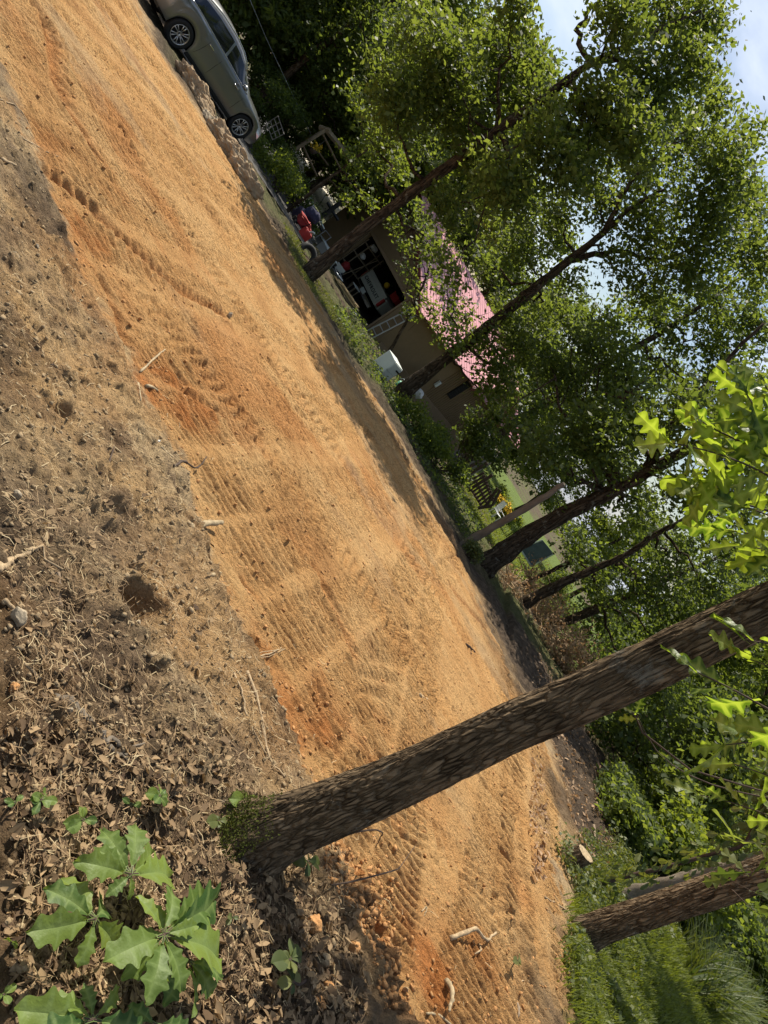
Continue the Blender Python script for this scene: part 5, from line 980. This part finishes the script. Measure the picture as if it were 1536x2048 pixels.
for s_ in (-1, 1):
    mb = MB(); mb.tube([(x_*K, s_*(I(x_, wid)*.905)*K, (I(x_, belt)+.016)*K) for x_ in np.linspace(-.45, 2.1, 24)], .011, 6); mb.obj('chrome_strip', MT['chrome'], CAR, True)
    mb = MB(); mb.tube([(x_*K, s_*(I(x_, wid)*.66+.01)*K, (I(x_, roof)-.035)*K) for x_ in np.linspace(-.35, 1.75, 24)], .016, 6); mb.obj('roof_rail', MT['chrome'], CAR, True)
    boxo('sill', (1.34*K, s_*.87*K, .215*K), (1.9*K, .08, .10*K), MT['blackpl'], CAR, bv=.02)
    for xd in (.42, 1.02, 2.08):
        mb = MB(); p = []
        for u in np.linspace(0, 1, 9):
            xx = xd+(.10*math.sin(u*2.2) if xd == .42 else 0); b_z, t_z = zb(xx)+.03, I(xx, belt)-.02; z_ = b_z+(t_z-b_z)*u; w_ = np.interp(u, [0, .16, .4, .55, .7, .86, 1], [.955, .985, 1, .985, .995, .985, .93])*I(xx, wid); p.append((xx*K, s_*(w_+.001)*K, z_*K))
        mb.tube(p, .0045, 4); mb.obj('door_seam', MT['blackpl'], CAR)
    for xd in (.62, 1.72): boxo('door_handle', (xd*K, s_*.93*K, .80*K), (.16, .035, .028), MT['chrome'], CAR, bv=.01)
    mr = ball('mirror', (1.82*K, s_*1.0*K, .98*K), .085, MT['paint'], CAR, (.8, 1.15, .75)); 
    hl = MB(); hl.add(*prism([(3.02*K, s_*.84*K, .70*K), (3.30*K, s_*.74*K, .60*K), (3.42*K, s_*.655*K, .50*K), (3.30*K, s_*.775*K, .50*K), (3.08*K, s_*.855*K, .60*K)], Vector((.0, s_*1., .2)), .022)); hl.obj('headlight', MT['lampglass'], CAR)
    tl_ = MB(); tl_.add(*prism([(-.86*K, s_*.76*K, .74*K), (-.62*K, s_*.87*K, .82*K), (-.62*K, s_*.88*K, .70*K), (-.86*K, s_*.78*K, .62*K)], Vector((0, s_*1., 0)), .03)); tl_.obj('tail_light', MT['redb'], CAR)
    for xc in (0, 2.68):
        RT = .325*K; wl_ = MB(); yc = s_*.80*K
        def lathe(prof, n=40):
            V = []; F = []
            for k in range(n):
                a = 2*math.pi*k/n
                for r_, y_ in prof: V.append((xc*K+r_*math.cos(a), yc+s_*y_, RT+r_*math.sin(a)))
            m_ = len(prof)
            for k in range(n):
                for j in range(m_-1): F.append((k*m_+j, k*m_+j+1, ((k+1) % n)*m_+j+1, ((k+1) % n)*m_+j))
            return V, F
        V, F = lathe([(.02, .02), (.05, .065), (.06, .03), (.02, .0)]); wl_.add(V, F)
        wo_ = mesh('wheel', wl_.V, wl_.F, MT['rim'], CAR, True)
        V, F = lathe([(.205, .075), (.225, .10), (.27, .108), (.305, .10), (RT, .07), (RT, -.09), (.30, -.11), (.2, -.1)]); mesh('tyre', V, F, MT['rubber'], wo_, True)
        mb = MB(); V, F = lathe([(.215, .095), (.222, .10), (.207, .10), (.20, .085), (.205, -.05)]); mb.add(V, F)
        for k in range(12):
            a = 2*math.pi*k/12+(.13 if k % 2 else -.13)*.6; c0, s0 = math.cos(a), math.sin(a)
            mb.tube([(xc*K+.04*c0, yc+s_*.045, RT+.04*s0), (xc*K+.12*c0, yc+s_*.075, RT+.12*s0), (xc*K+.21*c0, yc+s_*.085, RT+.21*s0)], [.012, .011, .016], 6)
        mb.obj('rim', MT['rim'], wo_, True)
        V, F = lathe([(.0, .005), (.205, .005)]); mesh('brake_disc', V, F, MT['blackpl'], wo_)
boxo('grille', (3.56*K, 0, .46*K), (.06, .8*K, .14*K), MT['chrome'], CAR, bv=.02); boxo('licence_plate', (-.97*K, 0, .62*K), (.02, .32, .16), MT['white'], CAR)
boxo('front_bumper', (3.38*K, 0, .26*K), (.34*K, 1.25*K, .12*K), MT['blackpl'], CAR, bv=.03); boxo('rear_bumper', (-.86*K, 0, .36*K), (.24*K, 1.42*K, .12*K), MT['blackpl'], CAR, bv=.03)

# ---------------------------------------------------------------- broken edging along the driveway
MT['rubble2'] = mat('tan_rubble', (.42, .30, .18), .95, noise=(4, .3), bump=(10, .06))
for k, (px, py, s_, lb, mt) in enumerate(((382, 160, .26, 'rusty brown chunk at the upper end of the broken edging', 'rubble'), (398, 196, .30, 'flat tan slab of edging behind the rusty chunk', 'rubble2'), (412, 226, .22, 'small pinkish chunk in the broken edging', 'rubble2'), (432, 250, .24, 'grey crumbling lump in the middle of the edging', 'stone'), (452, 283, .30, 'tan chunk beside the front wheel of the car', 'rubble2'), (472, 312, .34, 'broad tan block of broken edging past the front wheel', 'rubble2'), (497, 322, .24, 'upright pale lump standing above the edging blocks', 'stone'), (500, 352, .36, 'last large tan block at the lower end of the edging', 'rubble2'))):
    c = at(px, py, I(py, [(160, 14.6), (352, 14.3)])); c[2] = max(c[2], g1(c[0], c[1])); o = ball('rubble_chunk', (c[0], c[1], g1(c[0], c[1])+.05), s_, MT[mt], sc_=(1.5, .8, .8), j=.08, seed=20+k, sub=5, rough=.55); o.rotation_euler = (.1*k, .2, math.radians(48)+.2*math.sin(k*3)); tag(o, lb, 'rubble')

# ---------------------------------------------------------------- sticks, roots and stones
def stick(name, label, cat, pts, rad, m, lift=.4, n=16, jit=.25, forks=(), seed=1, h=None):
    rr = random.Random(seed); Q = [];
    for i, (px, py) in enumerate(pts): c = G(px, py); Q.append((c[0], c[1], g1(c[0], c[1])+rad*lift+(h[i] if h else 0)))
    o0 = Vector(Q[0]); mb = MB(); P = dense(Q, n); R = [rad*(1-.55*k/(n-1))*(1+rr.gauss(0, .12)) for k in range(n)]
    mb.tube([Vector(p)-o0+Vector((rr.gauss(0, rad*jit), rr.gauss(0, rad*jit), rr.gauss(0, rad*jit*.4))) for p in P], R, 8)
    for f in forks:
        F_ = [G(*q) for q in f]; mb.tube([Vector((c[0], c[1], g1(c[0], c[1])+rad*.4+.01*k))-o0 for k, c in enumerate(F_)], [rad*.5*(1-.6*k/len(F_)) for k in range(len(F_))], 6)
    o = mb.obj(name, MT[m], None, True, tuple(o0)); return tag(o, label, cat)
ST = [
 ('root', 'thick pale root end sticking out of the cut bank', 'root', [(382, 1050), (404, 1052), (427, 1056)], .026, 'cut', {'h': (-.02, .02, .05), 'jit': .1}),
 ('wood_chip', 'pale splintered wood chip on the cut edge', 'wood chip', [(413, 1154), (428, 1149), (442, 1145)], .011, 'cut', {'n': 6}),
 ('root', 'long brown root running down the cut edge towards the near tree', 'root', [(490, 1345), (510, 1395), (522, 1450), (538, 1510), (560, 1560)], .010, 'root', {'jit': .4}),
 ('root', 'thin pale root snaking beside the cut edge', 'root', [(458, 1352), (474, 1400), (480, 1440), (505, 1470), (540, 1520)], .005, 'root', {'jit': .8}),
 ('root', 'frayed pale root fibres reaching over the orange clay', 'root', [(490, 1319), (520, 1312), (548, 1304), (571, 1291)], .006, 'root', {'forks': (((490, 1319), (525, 1303), (560, 1303)), ((495, 1318), (540, 1312), (566, 1300)))}),
 ('branch', 'gnarled grey lichen covered branch in the near soil', 'branch', [(120, 1388), (135, 1412), (158, 1428), (178, 1452), (186, 1472), (205, 1488), (228, 1490)], .015, 'barkpale', {'jit': .5, 'n': 24}),
 ('branch', 'broken end of branch with splayed pale twigs below the lichen branch', 'branch', [(208, 1502), (230, 1515), (250, 1522)], .009, 'barkpale', {'forks': (((230, 1515), (250, 1502), (272, 1496)), ((235, 1516), (243, 1535)), ((225, 1512), (212, 1528)))}),
 ('stick', 'straight tan stick on the yellow clay at the left border', 'stick', [(4, 1308), (40, 1335), (75, 1363)], .008, 'root', {'jit': .15}),
 ('branch', 'weathered forked branch entering from the left border', 'branch', [(-12, 1142), (30, 1118), (65, 1100)], .014, 'root', {'forks': (((50, 1108), (75, 1098), (84, 1122), (110, 1150)),)}),
 ('root', 'thick dark root curving out of the soil below the forked branch', 'root', [(110, 1150), (128, 1190), (150, 1222), (170, 1240)], .015, 'twig', {}),
 ('stick', 'thin red brown stick beside the flat stone', 'stick', [(-6, 1208), (20, 1232), (45, 1255)], .008, 'root', {'jit': .1}),
 ('twig', 'thin bleached twig between the holes in the near soil', 'twig', [(151, 1293), (166, 1325), (172, 1342), (164, 1378)], .0035, 'stone', {'jit': .6}),
 ('twig', 'bent twig lying across the orange edge', 'twig', [(273, 748), (296, 730), (316, 708), (346, 690)], .008, 'cut', {'jit': .3}),
 ('twig', 'short pale peeled twig standing at the orange edge', 'twig', [(271, 770), (273, 808)], .008, 'cut', {'n': 8}),
 ('wood_chip', 'long splinter of pale wood half buried in the clay', 'wood chip', [(284, 776), (300, 782), (318, 787)], .012, 'cut', {'n': 8}),
 ('twig', 'smooth pale twig pointing at the dark curled root', 'twig', [(318, 896), (334, 910), (358, 928)], .009, 'cut', {'n': 10}),
 ('root', 'dark curled root hooked over the cut edge', 'root', [(342, 936), (352, 931), (364, 936), (376, 947), (384, 943), (389, 930)], .009, 'darktwig', {'h': (0, .03, .03, .02, .03, .06), 'jit': .2}),
 ('twig', 'dark arched twig in the upper near soil', 'twig', [(193, 954), (206, 932), (218, 900)], .006, 'darktwig', {'jit': .4}),
 ('twig', 'pale short stub above the dark arched twig', 'twig', [(222, 895), (228, 915)], .006, 'cut', {'n': 6}),
 ('twig', 'dark straight twig above the small holes', 'twig', [(100, 731), (138, 721)], .006, 'darktwig', {'n': 8}),
 ('branch', 'pale driftwood like root lying on the clay past the near tree', 'branch', [(898, 1879), (912, 1871), (932, 1867), (944, 1880), (960, 1891), (970, 1880), (982, 1872)], .014, 'root', {'jit': .3, 'h': (.01, .05, .07, .05, .03, .03, .04), 'forks': (((958, 1890), (950, 1905), (940, 1912)),)}),
 ('branch', 'forked pale branch jutting from the lower border', 'branch', [(893, 1960), (893, 1990), (888, 2028)], .016, 'cut', {'h': (.02, .06, .05), 'forks': (((888, 2028), (870, 2024), (855, 2026)), ((888, 2028), (905, 2048)))}),
 ('stick', 'long thin stick leaning into the weeds before the stout tree', 'stick', [(1086, 1797), (1115, 1812), (1140, 1830), (1172, 1852)], .008, 'root', {'jit': .5}),
 ('stick', 'short grey stick near the lower border of the clay', 'stick', [(1040, 2003), (1037, 2022), (1035, 2035)], .012, 'twig', {'n': 8}),
 ('twig', 'thin hooked straw stem on the brown patch', 'twig', [(1040, 1970), (1048, 1960), (1064, 1958), (1082, 1962)], .004, 'root', {'jit': .5}),
 ('twig', 'pale curled root fibre on the clay below the near trunk', 'twig', [(846, 1822), (852, 1812), (856, 1816), (848, 1832)], .004, 'cut', {'jit': .4}),
 ('branch', 'thin branch with few dark leaves arching beside the near trunk', 'branch', [(560, 1722), (610, 1712), (660, 1712), (695, 1722)], .0035, 'darktwig', {'h': (.1, .22, .22, .16), 'forks': (((610, 1712), (630, 1700), (650, 1686)),)}),
 ('branch', 'dark leafless twig reaching over the bank towards the clay', 'branch', [(625, 1788), (680, 1783), (715, 1776), (745, 1758), (765, 1722)], .0035, 'darktwig', {'h': (.08, .14, .18, .18, .2), 'forks': (((715, 1776), (735, 1772), (742, 1780)),)}),
 ('root', 'pale twisted root against the foot of the near tree', 'root', [(652, 1668), (640, 1682), (634, 1694), (628, 1700)], .006, 'cut', {'n': 10}),
 ('branch', 'bent grey branch lying on the far brown track', 'branch', [(1228, 1560), (1226, 1590), (1234, 1608), (1250, 1622)], .035, 'twig', {}),
 ('stick', 'long grey pole lying among the weeds beyond the stump', 'stick', [(1178, 1655), (1184, 1680), (1188, 1700)], .022, 'twig', {'jit': .1}),
 ('stick', 'sunlit stick on the clay near the fan of tread marks', 'stick', [(840, 1390), (850, 1394), (860, 1396)], .018, 'root', {'n': 6}),
 ('stick', 'dry forked stick at the far edge of the clay', 'stick', [(930, 1290), (945, 1300), (955, 1310)], .014, 'darktwig', {'n': 8, 'forks': (((940, 1296), (940, 1310)),)}),
 ('root', 'thin pale root lying along the upper left border', 'root', [(-5, 200), (30, 212), (50, 240), (62, 262)], .005, 'root', {'jit': .8}),
 ('stick', 'pale forked stick at the left border of the brown soil', 'stick', [(-4, 322), (10, 328), (26, 338)], .012, 'root', {'n': 8}),
 ('root', 'thin root laid across the border of clay and brown soil', 'root', [(45, 278), (70, 290), (95, 306), (120, 318)], .005, 'root', {'jit': .7}),
]
for k, (nm, lb, ct, pts, rd, mt_, kw) in enumerate(ST): stick(nm, lb, ct, pts, rd, mt_, seed=200+k, **kw)
for k, (px, py, r_, lb, mt_) in enumerate(((24, 516, .028, 'angular tan stone in the upper near soil', 'stone'), (70, 497, .014, 'small oval stone beside the angular tan stone', 'stone'), (33, 992, .028, 'large rounded stone half sunk in the soil at the left border', 'stone'), (317, 882, .012, 'tiny bright white pebble on the cut edge', 'whitepl'), (178, 286, .028, 'orange clay clod at the end of the scraped rut', 'clodo'), (137, 1233, .020, 'smooth grey stone beside the thick dark root', 'stone'), (14, 1250, .032, 'flat grey stone at the left border by the red stick', 'stone'), (30, 1222, .030, 'brown lump of earth above the flat grey stone', 'clodb'), (32, 1375, .030, 'yellow clay lump on the orange patch', 'clodo'), (125, 1428, .012, 'pale pebble beside the lichen branch', 'stone'), (448, 1490, .015, 'pale chip of stone near the thin pale root', 'stone'), (272, 1248, .014, 'pale pebble at the rim of the deep hole', 'stone'), (608, 1856, .05, 'knobbly orange clod on the face of the bank', 'clodo'), (640, 1925, .04, 'dark rounded clod low on the bank face', 'clodb'), (700, 1900, .04, 'orange clod at the foot of the bank', 'clodo'), (655, 1975, .035, 'round red clod near the bottom of the bank', 'clodo'), (460, 630, .03, 'pale stone in the long diagonal rut', 'stone'), (812, 1978, .022, 'dark clod on the clay beyond the bank', 'clodb'), (640, 2008, .03, 'small tan clod at the lower border of the bank', 'clodo'), (588, 1905, .03, 'tan clod beside the low leafy sprig on the bank', 'clodo'))):
    r_ *= .62 if mt_.startswith('clod') else .85; c = G(px, py); o = ball('clod' if mt_.startswith('clod') else 'stone', (c[0], c[1], g1(c[0], c[1])+r_*.35), r_, MT[mt_], sc_=(1.25, .9, .8), j=.06, seed=50+k, sub=4, rough=.45 if mt_.startswith('clod') else .2); o.rotation_euler = (.3*k, .5*k, k); tag(o, lb, 'clod' if mt_.startswith('clod') else 'stone')
# a sawn stump at the clearing edge
a = Vector(G(1138, 1722)); T = thing('stump', 'short sawn tree stump with a pale cut top in the weeds', 'stump', tuple(a)); mb = MB(); V = []; F = []; n_ = 40
for j, (zz, rr_) in enumerate(((-.05, .15), (.02, .118), (.06, .104), (.12, .098), (.185, .095))):
    for k in range(n_): t_ = 2*math.pi*k/n_; q = rr_*(1+.07*math.sin(t_*3+1)*(1.2 if j < 2 else .6)+.04*math.sin(t_*11)+.03*math.sin(t_*19+j)); V.append((q*math.cos(t_), q*math.sin(t_), zz+.02*math.cos(t_)*(j == 4)))
for j in range(4):
    for k in range(n_): F.append((j*n_+k, j*n_+(k+1) % n_, (j+1)*n_+(k+1) % n_, (j+1)*n_+k))
mesh('bark', V, F, MT['barkstout'], T, True)
V2 = [(x_*.985, y_*.985, z_-.003) for x_, y_, z_ in V[-n_:]]+[(0, 0, .184)]; mesh('cut_top', V2, [(k, (k+1) % n_, n_) for k in range(n_)], MT['cut'], T)

# ---------------------------------------------------------------- oak seedlings and small plants
def seedling(name, label, root_px, groups, h0, m='leafS', seed=1, lobes=4, depth=.36, ratio=.64, cat='seedling', teeth=1.):
    c = G(*root_px); c = np.array((c[0], c[1], g1(c[0], c[1]))); T = thing(name, label, cat, tuple(c)); items = []; mb = MB(); rr = random.Random(seed)
    for (cx_, cy_), hh, tips in groups:
        g0 = G(cx_, cy_, hh); ctr = Vector((g0[0], g0[1], g0[2])); mb.tube(bend((0, 0, 0), ctr-Vector(c), 5, .1, seed), [.005, .0045, .004, .0035, .003, .0025], 6)
        for tx_, ty_, dz in tips:
            t_ = G(tx_, ty_, hh+dz); tip = Vector(t_); d = (tip-ctr); b0 = ctr+d*.14; mb.tube([ctr-Vector(c), b0-Vector(c)], [.002, .0015], 5); items.append((b0, tip, (rr.gauss(0, .25), rr.gauss(-.15, .2), 1)))
    mb.obj('stem', MT['darktwig'], T, True); leafset('leaves', items, MT[m], T, c, lobes, depth, ratio, seed, teeth, curl=.22); return T
seedling('oak_seedling', 'oak seedling with big glossy leaves nearest the mossy tree foot', (335, 1890), [((328, 1868), .22, [(222, 1912, .0), (302, 2000, -.01), (284, 1788, .02), (352, 1772, .0), (428, 1782, -.01), (455, 1800, -.02), (458, 1905, -.04), (372, 1980, -.03), (262, 1868, -.03), (250, 1960, -.05), (400, 1850, .02), (345, 1960, -.06), (310, 1800, -.04), (420, 1840, -.05)]), ((375, 1920), .12, [(430, 1990, -.03), (398, 2030, -.02), (452, 1950, 0), (330, 2010, -.04)])], .22, seed=301)
seedling('oak_seedling', 'darker oak seedling with spreading leaves left of the nearest one', (235, 1810), [((262, 1748), .17, [(160, 1722, .0), (278, 1640, .0), (262, 1800, -.03), (357, 1742, -.03), (205, 1650, -.05), (215, 1790, -.02), (190, 1690, -.04), (320, 1700, -.05)]), ((190, 1838), .15, [(66, 1868, .0), (98, 1772, .0), (160, 1935, -.03), (215, 1800, -.06), (240, 1900, -.07), (130, 1745, -.05)])], .2, seed=302)
seedling('oak_seedling', 'low dark oak seedling at the bottom border under the bigger leaves', (200, 2070), [((185, 2040), .12, [(45, 2020, .0), (110, 1985, .0), (245, 1975, .02), (290, 2060, 0), (60, 2085, 0), (170, 1965, .0)]), ((310, 2050), .09, [(260, 2010, .0), (380, 2060, 0), (330, 2100, 0)])], .12, seed=303)
def sprig(label, px, py, n, l, h, seed, m='leafS', spread=30):
    rr = random.Random(seed); tips = []
    for k in range(n): a = 2*math.pi*(k+rr.random()*1.6)/n; s = spread*rr.uniform(.4, 1.25); tips.append((px+math.cos(a)*s, py+math.sin(a)*s, rr.uniform(-.02, .02)))
    return seedling('sprig', label, (px+3, py+6), [((px, py), h, tips)], h, m, seed, 1, .0, .72, 'sprig', 0)
sprig('heart leaved sprig beside the orange patch', 80, 1600, 7, .05, .05, 401)
sprig('pair of pale green leaves at the left border', 28, 1606, 3, .05, .05, 402, spread=24)
sprig('small heart leaved creeper right of the orange patch', 165, 1640, 6, .04, .05, 403, spread=26)
sprig('upright leafy sprig above the middle seedling', 318, 1592, 8, .05, .08, 404, spread=28)
sprig('tiny two leaved sprout above the seedlings', 262, 1608, 4, .04, .04, 405, spread=18)
sprig('bright green sprig at the mossy tree foot', 490, 1602, 6, .05, .06, 406, spread=22)
sprig('pale green sprig of tiny leaves below the moss', 436, 1642, 8, .03, .05, 407, m='weeds', spread=16)
sprig('oval leaved sprig on the shaded bank face', 578, 1920, 8, .05, .12, 408, m='weeds', spread=34)
sprig('drooping oval leaved sprig low on the bank', 585, 1965, 5, .05, .08, 409, m='weeds', spread=30)
sprig('small sprig with rounded leaves under the near trunk', 615, 1722, 6, .03, .10, 410, m='leafB', spread=24)
sprig('tiny yellow green sprout between tree and bank', 462, 1835, 4, .04, .05, 411, m='weeds', spread=14)
sprig('light green sprig at the lower left border', 20, 1885, 4, .05, .05, 412, spread=20)
sprig('green seedling tuft alone on the clay before the weeds', 1035, 1921, 6, .06, .08, 413, m='weeds', spread=11)
sprig('dark lobed leaf cluster at the bottom left corner', 5, 1990, 5, .05, .06, 414, spread=30)
